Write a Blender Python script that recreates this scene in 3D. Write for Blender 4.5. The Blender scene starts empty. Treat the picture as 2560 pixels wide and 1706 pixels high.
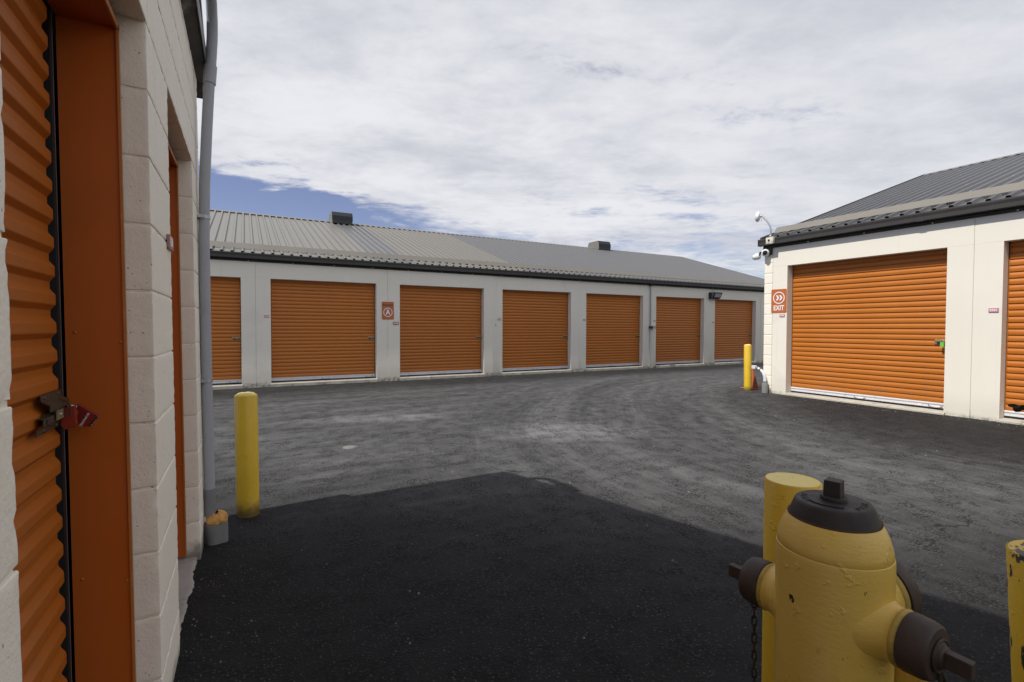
import bpy, bmesh, math, random
from math import sin, cos, pi, radians, atan2, sqrt
from mathutils import Vector, Matrix, noise

random.seed(7)
S = bpy.context.scene
COL = S.collection

# ------------------------------------------------------------------ materials
class NT:
    """tiny helper round a node tree"""
    def __init__(s, tree):
        s.t = tree; s.n = tree.nodes; s.l = tree.links
    def new(s, typ, **kw):
        nd = s.n.new(typ)
        for k, v in kw.items():
            if hasattr(nd, k): setattr(nd, k, v)
        return nd
    def link(s, a, b): s.l.new(a, b)
    def val(s, sock, v):
        if hasattr(v, 'default_value') or hasattr(v, 'is_linked'): s.l.new(v, sock)
        else: sock.default_value = v
    def math(s, op, a, b=None, c=None, clamp=False):
        nd = s.n.new('ShaderNodeMath'); nd.operation = op; nd.use_clamp = clamp
        for i, v in enumerate((a, b, c)):
            if v is not None: s.val(nd.inputs[i], v)
        return nd.outputs[0]
    def noise(s, vec, scale, detail=4, rough=.55, dist=0.0):
        nd = s.n.new('ShaderNodeTexNoise')
        if vec is not None: s.l.new(vec, nd.inputs['Vector'])
        nd.inputs['Scale'].default_value = scale
        nd.inputs['Detail'].default_value = detail
        nd.inputs['Roughness'].default_value = rough
        nd.inputs['Distortion'].default_value = dist
        return nd.outputs['Fac']
    def vor(s, vec, scale, feature='F1'):
        nd = s.n.new('ShaderNodeTexVoronoi'); nd.feature = feature
        if vec is not None: s.l.new(vec, nd.inputs['Vector'])
        nd.inputs['Scale'].default_value = scale
        return nd
    def ramp(s, fac, a, b, lo=0.0, hi=1.0, smooth=True):
        nd = s.n.new('ShaderNodeMapRange')
        nd.interpolation_type = 'SMOOTHSTEP' if smooth else 'LINEAR'
        s.val(nd.inputs['Value'], fac)
        nd.inputs['From Min'].default_value = a; nd.inputs['From Max'].default_value = b
        nd.inputs['To Min'].default_value = lo; nd.inputs['To Max'].default_value = hi
        return nd.outputs['Result']
    def mix(s, fac, a, b, mode='MIX'):
        nd = s.n.new('ShaderNodeMix'); nd.data_type = 'RGBA'; nd.blend_type = mode
        s.val(nd.inputs[0], fac)
        for i, v in ((6, a), (7, b)):
            if isinstance(v, (tuple, list)): nd.inputs[i].default_value = (*v[:3], 1)
            else: s.l.new(v, nd.inputs[i])
        return nd.outputs[2]
    def sep(s, vec):
        nd = s.n.new('ShaderNodeSeparateXYZ'); s.l.new(vec, nd.inputs[0]); return nd.outputs
    def comb(s, x, y, z):
        nd = s.n.new('ShaderNodeCombineXYZ')
        for i, v in enumerate((x, y, z)): s.val(nd.inputs[i], v)
        return nd.outputs[0]
    def mapping(s, vec, scale=(1, 1, 1), rot=(0, 0, 0), loc=(0, 0, 0)):
        nd = s.n.new('ShaderNodeMapping'); s.l.new(vec, nd.inputs[0])
        nd.inputs['Scale'].default_value = scale; nd.inputs['Rotation'].default_value = rot; nd.inputs['Location'].default_value = loc
        return nd.outputs[0]

def newmat(name):
    m = bpy.data.materials.new(name); m.use_nodes = True
    t = NT(m.node_tree); b = m.node_tree.nodes['Principled BSDF']
    co = t.new('ShaderNodeTexCoord').outputs['Object']
    return m, t, b, co

def bump(t, b, h, strength=.3, dist=.002, chain=None):
    nd = t.new('ShaderNodeBump'); nd.inputs['Strength'].default_value = strength; nd.inputs['Distance'].default_value = dist
    t.link(h, nd.inputs['Height'])
    if chain is not None: t.link(chain, nd.inputs['Normal'])
    t.link(nd.outputs[0], b.inputs['Normal'])
    return nd.outputs[0]

def simple(name, col, rough=.5, metal=0.0, var=.12, vscale=6, bscale=0, bstr=.2, bdist=.001, spec=.5, dirt=None, dscale=3, damt=.5):
    """colour with soft variation, optional fine bump and patchy dirt"""
    m, t, b, co = newmat(name)
    n1 = t.noise(co, vscale, 5)
    c = t.mix(n1, tuple(x*(1-var) for x in col), tuple(min(1, x*(1+var)) for x in col))
    if dirt:
        d = t.ramp(t.noise(co, dscale, 7, .65), .55, .75)
        c = t.mix(t.math('MULTIPLY', d, damt), c, dirt)
    t.link(c, b.inputs['Base Color'])
    r = t.ramp(t.noise(co, vscale*2.3, 4), .2, .8, max(0, rough-.08), min(1, rough+.1))
    t.link(r, b.inputs['Roughness'])
    b.inputs['Metallic'].default_value = metal
    b.inputs['Specular IOR Level'].default_value = spec
    if bscale: bump(t, b, t.noise(co, bscale, 5, .6), bstr, bdist)
    return m

def mat_panel(name, col, dirtz=.02):
    """painted concrete panel: trowel marks, faint stains, rain streaks and grime just above the ground"""
    m, t, b, co = newmat(name)
    x, y, z = t.sep(co)
    big = t.noise(co, .9, 4, .5); mid = t.noise(co, 7, 6, .6)
    c = t.mix(big, tuple(k*.93 for k in col), tuple(min(1, k*1.05) for k in col))
    streak = t.noise(t.mapping(co, (7, 7, .35)), 1.6, 5, .6)
    c = t.mix(t.math('MULTIPLY', t.ramp(streak, .56, .78), .13), c, (.30, .28, .24))
    patch = t.ramp(t.noise(t.mapping(co, (1, 1, 1), (0, 0, 0), (3.1, 0, 1.7)), 1.7, 2, .4), .62, .68)
    c = t.mix(t.math('MULTIPLY', patch, .10), c, (.42, .42, .40))
    pore = t.ramp(t.vor(co, 42).outputs['Distance'], .0, .10, 1, 0)
    gate = t.ramp(t.noise(co, 3, 3), .5, .62)
    c = t.mix(t.math('MULTIPLY', t.math('MULTIPLY', pore, gate), .5), c, (.22, .2, .17))
    zz = t.math('SUBTRACT', z, t.math('MULTIPLY', t.noise(co, 9, 6, .7), .10))
    gr = t.ramp(zz, dirtz-.075, dirtz+.01, 1, 0)
    c = t.mix(t.math('MULTIPLY', t.math('MULTIPLY', gr, .85), t.ramp(t.noise(co, 17, 8, .75), .36, .62)), c, (.055, .051, .044))
    gr2 = t.ramp(zz, dirtz, dirtz+.35, .22, 0)
    c = t.mix(gr2, c, (.40, .35, .26))
    t.link(c, b.inputs['Base Color']); b.inputs['Roughness'].default_value = .78
    b.inputs['Specular IOR Level'].default_value = .3
    h = t.math('ADD', t.math('MULTIPLY', t.noise(co, 60, 4, .6), .5), t.math('MULTIPLY', t.noise(co, 10, 4, .5), 1.1))
    rough_low = t.ramp(z, .05, .6, 1.6, .5)
    bump(t, b, t.math('MULTIPLY', h, rough_low), .35, .004)
    return m

def mat_block(name, col):
    """painted concrete masonry: pitted face, thick paint"""
    m, t, b, co = newmat(name)
    z = t.sep(co)[2]
    big = t.noise(co, 1.3, 5, .55)
    c = t.mix(big, tuple(k*.90 for k in col), tuple(min(1, k*1.05) for k in col))
    v = t.vor(co, 58); pit = t.ramp(v.outputs['Distance'], .05, .22, 1, 0)
    gate = t.ramp(t.noise(co, 14, 4, .6), .50, .63)
    pit = t.math('MULTIPLY', pit, gate)
    c = t.mix(t.math('MULTIPLY', pit, .75), c, (.16, .145, .12))
    stain = t.ramp(t.noise(t.mapping(co, (5, 5, .5)), 1.2, 5, .6), .58, .8)
    c = t.mix(t.math('MULTIPLY', stain, .16), c, (.30, .26, .20))
    zz = t.math('SUBTRACT', z, t.math('MULTIPLY', t.noise(co, 14, 6, .7), .16))
    gr = t.ramp(zz, -.02, .08, 1, 0)
    c = t.mix(t.math('MULTIPLY', gr, .8), c, (.07, .06, .045))
    t.link(c, b.inputs['Base Color']); b.inputs['Roughness'].default_value = .72
    b.inputs['Specular IOR Level'].default_value = .35
    h = t.math('ADD', t.math('MULTIPLY', t.noise(co, 120, 4, .65), .55), t.math('MULTIPLY', t.noise(co, 30, 4, .55), .9))
    h = t.math('SUBTRACT', h, t.math('MULTIPLY', pit, 1.2))
    bump(t, b, h, .55, .0035)
    return m

def mat_roof(name, warm, grey, bands):
    """coated metal sheeting; some sheets were replaced with greyer stock (by sheet, along x)"""
    m, t, b, co = newmat(name)
    x, y, z = t.sep(co)
    f = None
    for (a, c) in bands:
        g = t.math('MULTIPLY', t.math('GREATER_THAN', x, a), t.math('LESS_THAN', x, c))
        f = g if f is None else t.math('MAXIMUM', f, g)
    n = t.noise(t.mapping(co, (1, .25, .25)), 1.4, 5, .6)
    c = t.mix(f, warm, grey) if f is not None else t.mix(0.0, warm, grey)
    c = t.mix(t.math('MULTIPLY', n, .35), c, tuple(k*.72 for k in warm))
    d = t.ramp(t.noise(co, 5, 6, .7), .6, .8)
    c = t.mix(t.math('MULTIPLY', d, .2), c, tuple(k*1.25 for k in warm))
    t.link(c, b.inputs['Base Color'])
    b.inputs['Roughness'].default_value = .36; b.inputs['Specular IOR Level'].default_value = .5
    return m

def mat_asphalt():
    m, t, b, co = newmat('asphalt')
    x, y, z = t.sep(co)
    w1 = t.noise(co, .55, 5, .6); w2 = t.noise(co, 2.2, 6, .62)
    wob = t.math('ADD', t.math('MULTIPLY', t.math('SUBTRACT', w1, .5), 2.2), t.math('MULTIPLY', t.math('SUBTRACT', w2, .5), .9))
    # dust driven into the turning lane; the strips beside the walls stay black
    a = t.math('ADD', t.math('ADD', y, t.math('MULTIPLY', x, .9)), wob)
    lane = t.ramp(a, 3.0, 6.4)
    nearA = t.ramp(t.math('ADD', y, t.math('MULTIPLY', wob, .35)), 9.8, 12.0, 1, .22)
    # tyre sweeps: arcs that come up the lane and turn round the corner of the right building
    dx = t.math('SUBTRACT', x, 11.0); dy = t.math('SUBTRACT', y, 2.0)
    r = t.math('SQRT', t.math('ADD', t.math('MULTIPLY', dx, dx), t.math('MULTIPLY', dy, dy)))
    th = t.math('ARCTAN2', dy, t.math('MULTIPLY', dx, -1.0))
    nearE = t.ramp(t.math('ADD', r, t.math('MULTIPLY', wob, .45)), 3.4, 5.8, .10, 1)
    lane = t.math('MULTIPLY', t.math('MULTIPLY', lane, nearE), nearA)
    rw = t.math('ADD', r, t.math('MULTIPLY', t.math('SUBTRACT', t.noise(co, .30, 2), .5), .9))
    pol = t.comb(rw, t.math('MULTIPLY', th, 7.0), 0.0)
    s1 = t.noise(t.mapping(pol, (1.5, .16, 1)), 1.0, 6, .62)
    s2 = t.noise(t.mapping(pol, (6.5, .35, 1), (0, 0, 0), (4, 2, 0)), 1.0, 6, .66)
    s3 = t.noise(t.mapping(pol, (24, 1.3, 1), (0, 0, 0), (1, 7, 0)), 1.0, 5, .66)
    l1 = t.noise(t.mapping(co, (.30, 2.6, 1), (0, 0, radians(6))), 1.0, 7, .66)
    l2 = t.noise(t.mapping(co, (1.6, 15, 1), (0, 0, radians(-7))), 1.0, 6, .70)
    left = t.ramp(t.math('ADD', r, wob), 8.0, 10.5)         # the yard in front of the far doors is driven straight along
    sa = t.math('ADD', t.math('MULTIPLY', s1, .52), t.math('ADD', t.math('MULTIPLY', s2, .28), t.math('MULTIPLY', s3, .20)))
    sb = t.math('ADD', t.math('MULTIPLY', l1, .60), t.math('MULTIPLY', l2, .40))
    s = t.math('ADD', t.math('MULTIPLY', sa, t.math('SUBTRACT', 1.0, t.math('MULTIPLY', left, .75))), t.math('MULTIPLY', sb, t.math('MULTIPLY', left, .75)))
    s = t.ramp(s, .36, .67)
    def patch(px, py, ax, ay, rot):
        q = t.mapping(t.comb(t.math('SUBTRACT', x, px), t.math('SUBTRACT', y, py), 0.0), (1, 1, 1), (0, 0, rot))
        qx, qy, _ = t.sep(q)
        qx = t.math('DIVIDE', qx, ax); qy = t.math('DIVIDE', qy, ay)
        return t.ramp(t.math('ADD', t.math('ADD', t.math('MULTIPLY', qx, qx), t.math('MULTIPLY', qy, qy)), t.math('MULTIPLY', t.math('SUBTRACT', w2, .5), 1.3)), 0, 1.15, 1, 0)
    hot = t.math('MAXIMUM', patch(3.55, 5.25, 1.25, .65, radians(28)), t.math('MULTIPLY', patch(1.7, 7.3, 1.2, .45, radians(20)), .75))
    hot = t.math('MULTIPLY', hot, t.math('ADD', .45, t.math('MULTIPLY', s, .8)))
    dust = t.math('ADD', t.math('MULTIPLY', t.math('ADD', .20, t.math('MULTIPLY', s, .50)), lane), t.math('MULTIPLY', hot, .50), clamp=True)
    # pale scuffs left by dropped grit
    sc = t.math('MULTIPLY', t.ramp(t.noise(t.mapping(co, (1.2, 3.6, 1), (0, 0, .4)), 1.3, 8, .72), .60, .74), t.ramp(t.noise(co, 9, 5, .7), .42, .62))
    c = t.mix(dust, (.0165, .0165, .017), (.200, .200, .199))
    c = t.mix(t.math('MULTIPLY', sc, t.math('ADD', .05, t.math('MULTIPLY', lane, .40))), c, (.21, .205, .195))
    # fine cracks, only here and there
    cw = t.mapping(t.comb(t.math('ADD', x, t.math('MULTIPLY', t.noise(co, 3.0, 5, .6), .55)), t.math('ADD', y, t.math('MULTIPLY', t.noise(t.mapping(co, (1, 1, 1), (0, 0, 0), (5, 3, 1)), 3.0, 5, .6), .55)), 0.0), (.55, .8, 1), (0, 0, .6))
    ce = t.vor(cw, 1.0, 'DISTANCE_TO_EDGE').outputs['Distance']
    crack = t.math('MULTIPLY', t.ramp(ce, .0015, .0055, 1, 0), t.ramp(t.noise(co, .8, 3, .5), .50, .58))
    c = t.mix(t.math('MULTIPLY', crack, .8), c, (.008, .008, .008))
    # old oil drips
    ov = t.vor(t.mapping(co, (.7, .7, 1)), 1.0); od = t.math('ADD', ov.outputs['Distance'], t.math('MULTIPLY', t.math('SUBTRACT', t.noise(co, 14, 5, .7), .5), .12))
    oil = t.math('MULTIPLY', t.ramp(od, .05, .13, 1, 0), t.math('GREATER_THAN', t.sep(ov.outputs['Color'])[0], .62))
    c = t.mix(t.math('MULTIPLY', oil, .45), c, (.018, .017, .016))
    # stones in the mix
    v = t.vor(co, 72); v2 = t.vor(co, 210)
    cellc = t.sep(v.outputs['Color'])[0]
    stone = t.math('MULTIPLY', t.ramp(v.outputs['Distance'], .18, .34, 1, 0), t.math('GREATER_THAN', cellc, .70))
    c = t.mix(t.math('MULTIPLY', stone, t.math('MULTIPLY', t.ramp(t.noise(co, 3.2, 6, .68), .38, .62, .35, 1.25), t.math('ADD', .12, t.math('MULTIPLY', cellc, .45)))), c, (.092, .089, .086))
    fine = t.math('MULTIPLY', t.ramp(v2.outputs['Distance'], .12, .3, 1, 0), t.math('GREATER_THAN', t.sep(v2.outputs['Color'])[1], .93))
    c = t.mix(t.math('MULTIPLY', fine, .5), c, (.30, .29, .27))
    g2 = t.noise(co, 34, 8, .80)
    c = t.mix(t.ramp(g2, .50, .70, 0, .40), c, (.006, .006, .006))
    c = t.mix(t.math('MULTIPLY', t.ramp(g2, .49, .32, 0, .28), lane), c, (.24, .235, .225))
    edge = t.ramp(v.outputs['Distance'], .42, .62, 0, 1)
    c = t.mix(t.math('MULTIPLY', edge, t.math('MULTIPLY', t.ramp(t.noise(co, 4.5, 5, .65), .40, .62), .75)), c, (.004, .004, .004))
    grain = t.noise(co, 160, 3, .7)
    c = t.mix(t.ramp(grain, .35, .65, .0, .35), c, (.012, .012, .012))
    t.link(c, b.inputs['Base Color'])
    t.link(t.math('SUBTRACT', .92, t.math('MULTIPLY', stone, .34)), b.inputs['Roughness']); b.inputs['Specular IOR Level'].default_value = .20
    h = t.math('ADD', t.math('MULTIPLY', t.ramp(v.outputs['Distance'], .0, .6, 1, 0), .9), t.math('MULTIPLY', t.noise(co, 240, 3, .6), .5))
    hb = t.math('ADD', h, t.math('MULTIPLY', t.noise(co, 22, 5, .6), 1.4))
    bump(t, b, hb, .55, .006)
    return m

def mat_yellow(name, col, chip=.0, streak=False):
    m, t, b, co = newmat(name)
    z = t.sep(co)[2]
    n = t.noise(co, 5, 5, .6)
    c = t.mix(n, tuple(k*.86 for k in col), tuple(min(1, k*1.08) for k in col))
    fade = t.ramp(t.noise(t.mapping(co, (3, 3, 1.1)), 2.2, 5, .6), .45, .75)
    c = t.mix(t.math('MULTIPLY', fade, .30), c, tuple(min(1, k*1.0+.05) for k in (col[0]*.96, col[1]*.98, col[2]+.10)))
    dirt = t.ramp(t.noise(co, 22, 6, .7), .60, .76)
    c = t.mix(t.math('MULTIPLY', dirt, .35), c, (.16, .10, .03))
    zz = t.math('SUBTRACT', z, t.math('MULTIPLY', t.noise(co, 30, 5, .7), .14))
    low = t.ramp(zz, -.05, .07, .85, 0)
    c = t.mix(low, c, (.05, .042, .02))
    if chip:
        ch = t.ramp(t.noise(t.mapping(co, (1, 1, .55), (0, 0, 0), (2.2, .7, 4)), 17, 6, .62), .70-chip, .715-chip)
        c = t.mix(ch, c, (.022, .016, .012))
    t.link(c, b.inputs['Base Color']); b.inputs['Roughness'].default_value = .40
    b.inputs['Specular IOR Level'].default_value = .5
    h = t.math('ADD', t.math('MULTIPLY', t.noise(t.mapping(co, (1, 1, 2.4)), 60, 4, .6), .8), t.math('MULTIPLY', t.ramp(t.noise(co, 34, 3, .5), .62, .72), 1.1))
    if chip: h = t.math('SUBTRACT', h, t.math('MULTIPLY', ch, 1.0))
    bump(t, b, h, .45, .003)
    return m

def mat_door(name, col):
    m, t, b, co = newmat(name)
    x, y, z = t.sep(co)
    rnd = t.new('ShaderNodeObjectInfo').outputs['Random']
    fade = t.ramp(rnd, 0, 1, .90, 1.10, False)
    n = t.noise(t.mapping(co, (1, 1, .5)), 1.6, 5, .6)
    c = t.mix(n, tuple(k*.90 for k in col), tuple(k*1.08 for k in col))
    st = t.ramp(t.noise(t.mapping(co, (9, 9, .30)), 1.0, 6, .66), .54, .76)
    c = t.mix(t.math('MULTIPLY', st, .22), c, (.30, .125, .045))
    foot = t.math('MULTIPLY', t.ramp(z, .15, .75, 1, 0), t.ramp(t.noise(t.mapping(co, (1.4, 1.4, 5)), 2.4, 7, .7), .45, .72))
    c = t.mix(t.math('MULTIPLY', foot, .38), c, (.27, .15, .075))
    sc = t.ramp(t.noise(t.mapping(co, (1.0, 1.0, 34)), 1.3, 5, .7), .66, .74)
    c = t.mix(t.math('MULTIPLY', sc, .25), c, (.44, .22, .09))
    c = t.mix(1.0, c, t.comb(fade, fade, fade), 'MULTIPLY')
    t.link(c, b.inputs['Base Color'])
    t.link(t.ramp(n, .2, .8, .30, .42), b.inputs['Roughness']); b.inputs['Specular IOR Level'].default_value = .38
    bump(t, b, t.noise(t.mapping(co, (1, 1, .4)), 3.2, 3, .5), .25, .012)
    return m

WALLC = (.770, .736, .637)
M = {}
M['panel'] = mat_panel('painted_concrete', WALLC, .03)
M['block'] = mat_block('painted_block', (.86, .808, .690))
M['mortar'] = mat_block('painted_mortar', (.82, .765, .65))
M['concrete'] = simple('bare_concrete', (.34, .315, .28), .9, var=.25, vscale=9, bscale=60, bstr=.6, bdist=.004, spec=.2, dirt=(.10, .09, .075), dscale=7, damt=.7)
M['sill'] = simple('sill_concrete', (.44, .41, .345), .9, var=.25, vscale=8, bscale=50, bstr=.6, bdist=.004, spec=.2, dirt=(.055, .052, .045), dscale=6, damt=.9)
M['orange'] = mat_door('orange_door_enamel', (.465, .148, .018))
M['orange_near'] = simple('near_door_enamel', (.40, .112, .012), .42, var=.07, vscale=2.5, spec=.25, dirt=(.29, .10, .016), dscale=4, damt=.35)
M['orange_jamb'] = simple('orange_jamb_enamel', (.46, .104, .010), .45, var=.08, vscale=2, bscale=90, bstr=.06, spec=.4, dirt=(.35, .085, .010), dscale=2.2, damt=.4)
M['orange_edge'] = simple('orange_flange_enamel', (.46, .16, .035), .5, var=.15, vscale=9, spec=.4, dirt=(.60, .40, .24), dscale=8, damt=.5)
M['alu'] = simple('mill_aluminium', (.72, .72, .745), .38, .15, var=.06, vscale=5, dirt=(.35, .34, .33), dscale=8, damt=.4)
M['zinc'] = simple('yellow_zinc', (.36, .30, .16), .45, .7, var=.25, vscale=40)
M['zinc_dark'] = simple('worn_zinc', (.105, .082, .052), .5, .7, var=.3, vscale=40)
M['steel'] = simple('galvanised_steel', (.42, .43, .45), .45, .8, var=.2, vscale=30)
M['rubber'] = simple('black_rubber', (.012, .012, .012), .6, var=.3)
M['track'] = simple('grey_track', (.23, .21, .22), .5, .3, var=.2, vscale=20)
M['gutter'] = simple('brown_gutter_enamel', (.052, .049, .046), .45, var=.12, vscale=1.5, spec=.5, dirt=(.10, .095, .085), dscale=1.1, damt=.5)
M['gutter_worn'] = simple('worn_gutter_enamel', (.040, .037, .032), .6, var=.2, vscale=3, dirt=(.30, .27, .22), dscale=4.5, damt=.75)
M['fascia'] = simple('black_fascia', (.020, .020, .019), .6, var=.2, vscale=2)
M['trim'] = simple('taupe_roof_trim', (.185, .172, .145), .5, .1, var=.12, vscale=1.2, dirt=(.14, .13, .11), dscale=1.4, damt=.5)
M['ridge'] = simple('grey_ridge_cap', (.21, .195, .185), .5, .1, var=.08, vscale=1.5)
M['ventdark'] = simple('dark_vent_steel', (.018, .019, .023), .6, var=.2)
M['ventside'] = simple('taupe_vent_steel', (.20, .185, .155), .5, .1, var=.1)
M['screw'] = simple('pale_screw_head', (.62, .60, .55), .5, .3)
M['white'] = simple('white_plastic', (.78, .78, .77), .4, var=.05, spec=.5)
M['lettering'] = simple('white_vinyl', (.82, .81, .83), .5, var=.03)
M['black'] = simple('black_vinyl', (.014, .013, .012), .5, var=.1)
M['sign'] = simple('orange_sign_face', (.46, .135, .034), .42, var=.05, vscale=4, dirt=(.36, .115, .035), dscale=3, damt=.3)
M['tag'] = simple('faded_pink_tag', (.48, .20, .25), .45, var=.08, vscale=12)
M['tag_red'] = simple('red_brown_tag', (.40, .11, .055), .45, var=.08, vscale=12)
M['tag_wine'] = simple('wine_red_tag', (.34, .155, .135), .45, var=.08, vscale=12)
M['pvc'] = simple('grey_pvc', (.345, .355, .385), .5, var=.06, vscale=3, dirt=(.24, .23, .20), dscale=5, damt=.5)
M['pvc_bare'] = simple('bare_grey_pvc', (.20, .205, .21), .6, var=.15, vscale=14)
M['pvc_white'] = simple('weathered_white_conduit', (.66, .66, .68), .45, var=.08, vscale=9, dirt=(.4, .36, .28), dscale=12, damt=.5)
M['pier'] = simple('grey_pier_concrete', (.185, .185, .18), .85, var=.2, vscale=10, bscale=40, bstr=.4, bdist=.003, dirt=(.26, .25, .23), dscale=5, damt=.4)
M['foam'] = simple('orange_expanding_foam', (.58, .30, .085), .8, var=.3, vscale=18, bscale=60, bstr=.7, bdist=.005, dirt=(.25, .11, .03), dscale=16, damt=.7)
M['lens'] = simple('black_dome_lens', (.008, .008, .010), .08, var=.0, spec=.8)
M['lamp_glass'] = simple('lamp_glass', (.42, .43, .45), .25, var=.2, vscale=20)
M['red'] = simple('red_anodised', (.225, .026, .022), .36, .15, var=.12, vscale=20)
M['red_bright'] = simple('bright_red_plastic', (.25, .024, .008), .45, var=.1)
M['green'] = simple('green_enamel', (.16, .50, .06), .4, var=.1)
M['iron'] = simple('black_painted_iron', (.027, .0215, .0195), .58, var=.35, vscale=14, bscale=150, bstr=.5, bdist=.0016, spec=.4, dirt=(.050, .031, .022), dscale=9, damt=.6)
M['iron_cap'] = simple('brown_black_iron_cap', (.048, .032, .025), .56, var=.35, vscale=16, bscale=110, bstr=.5, bdist=.0016, spec=.4, dirt=(.10, .048, .022), dscale=13, damt=.45)
M['chain'] = simple('rusty_chain_steel', (.055, .042, .033), .6, .5, var=.4, vscale=60)
M['rust'] = simple('rust_line', (.060, .026, .012), .85, var=.4, vscale=40)
M['hydrant'] = mat_yellow('hydrant_paint', (.68, .450, .088), chip=.008)
M['hydrant_lip'] = simple('flaking_yellow_lip', (.40, .28, .06), .7, var=.4, vscale=30, bscale=90, bstr=.8, bdist=.003, dirt=(.05, .035, .012), dscale=20, damt=.9)
M['yellow'] = mat_yellow('bollard_paint', (.68, .440, .022))
M['yellow_cap'] = mat_yellow('bleached_skylit_bollard_top', (.76, .60, .15))  # paler than the post: bleaching plus sky light painted into the colour
M['yellow_chip'] = mat_yellow('flaking_bollard_paint', (.66, .43, .026), chip=.15)
M['aggregate'] = simple('pitted_concrete_fill', (.20, .19, .17), .95, var=.6, vscale=60, bscale=80, bstr=.9, bdist=.006, dirt=(.03, .03, .025), dscale=24, damt=.9)
M['cone'] = simple('faded_cone_orange', (.34, .095, .030), .6, var=.12)
M['cast'] = simple('worn_cast_lid', (.17, .16, .145), .8, .0, var=.25, vscale=40, bscale=120, bstr=.4)
M['grit'] = simple('pale_grit', (.15, .143, .125), .9, var=.5, vscale=30)
M['insect'] = simple('black_insect', (.008, .007, .006), .7, var=.2, vscale=90)
M['roofA'] = mat_roof('roof_sheet_far', (.170, .161, .138), (.120, .122, .127), [(2.93, 3.89), (7.33, 60)])
M['roofE'] = mat_roof('roof_sheet_right', (.12, .118, .115), (.080, .081, .086), [(-5, 60)])
M['asphalt'] = mat_asphalt()

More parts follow.
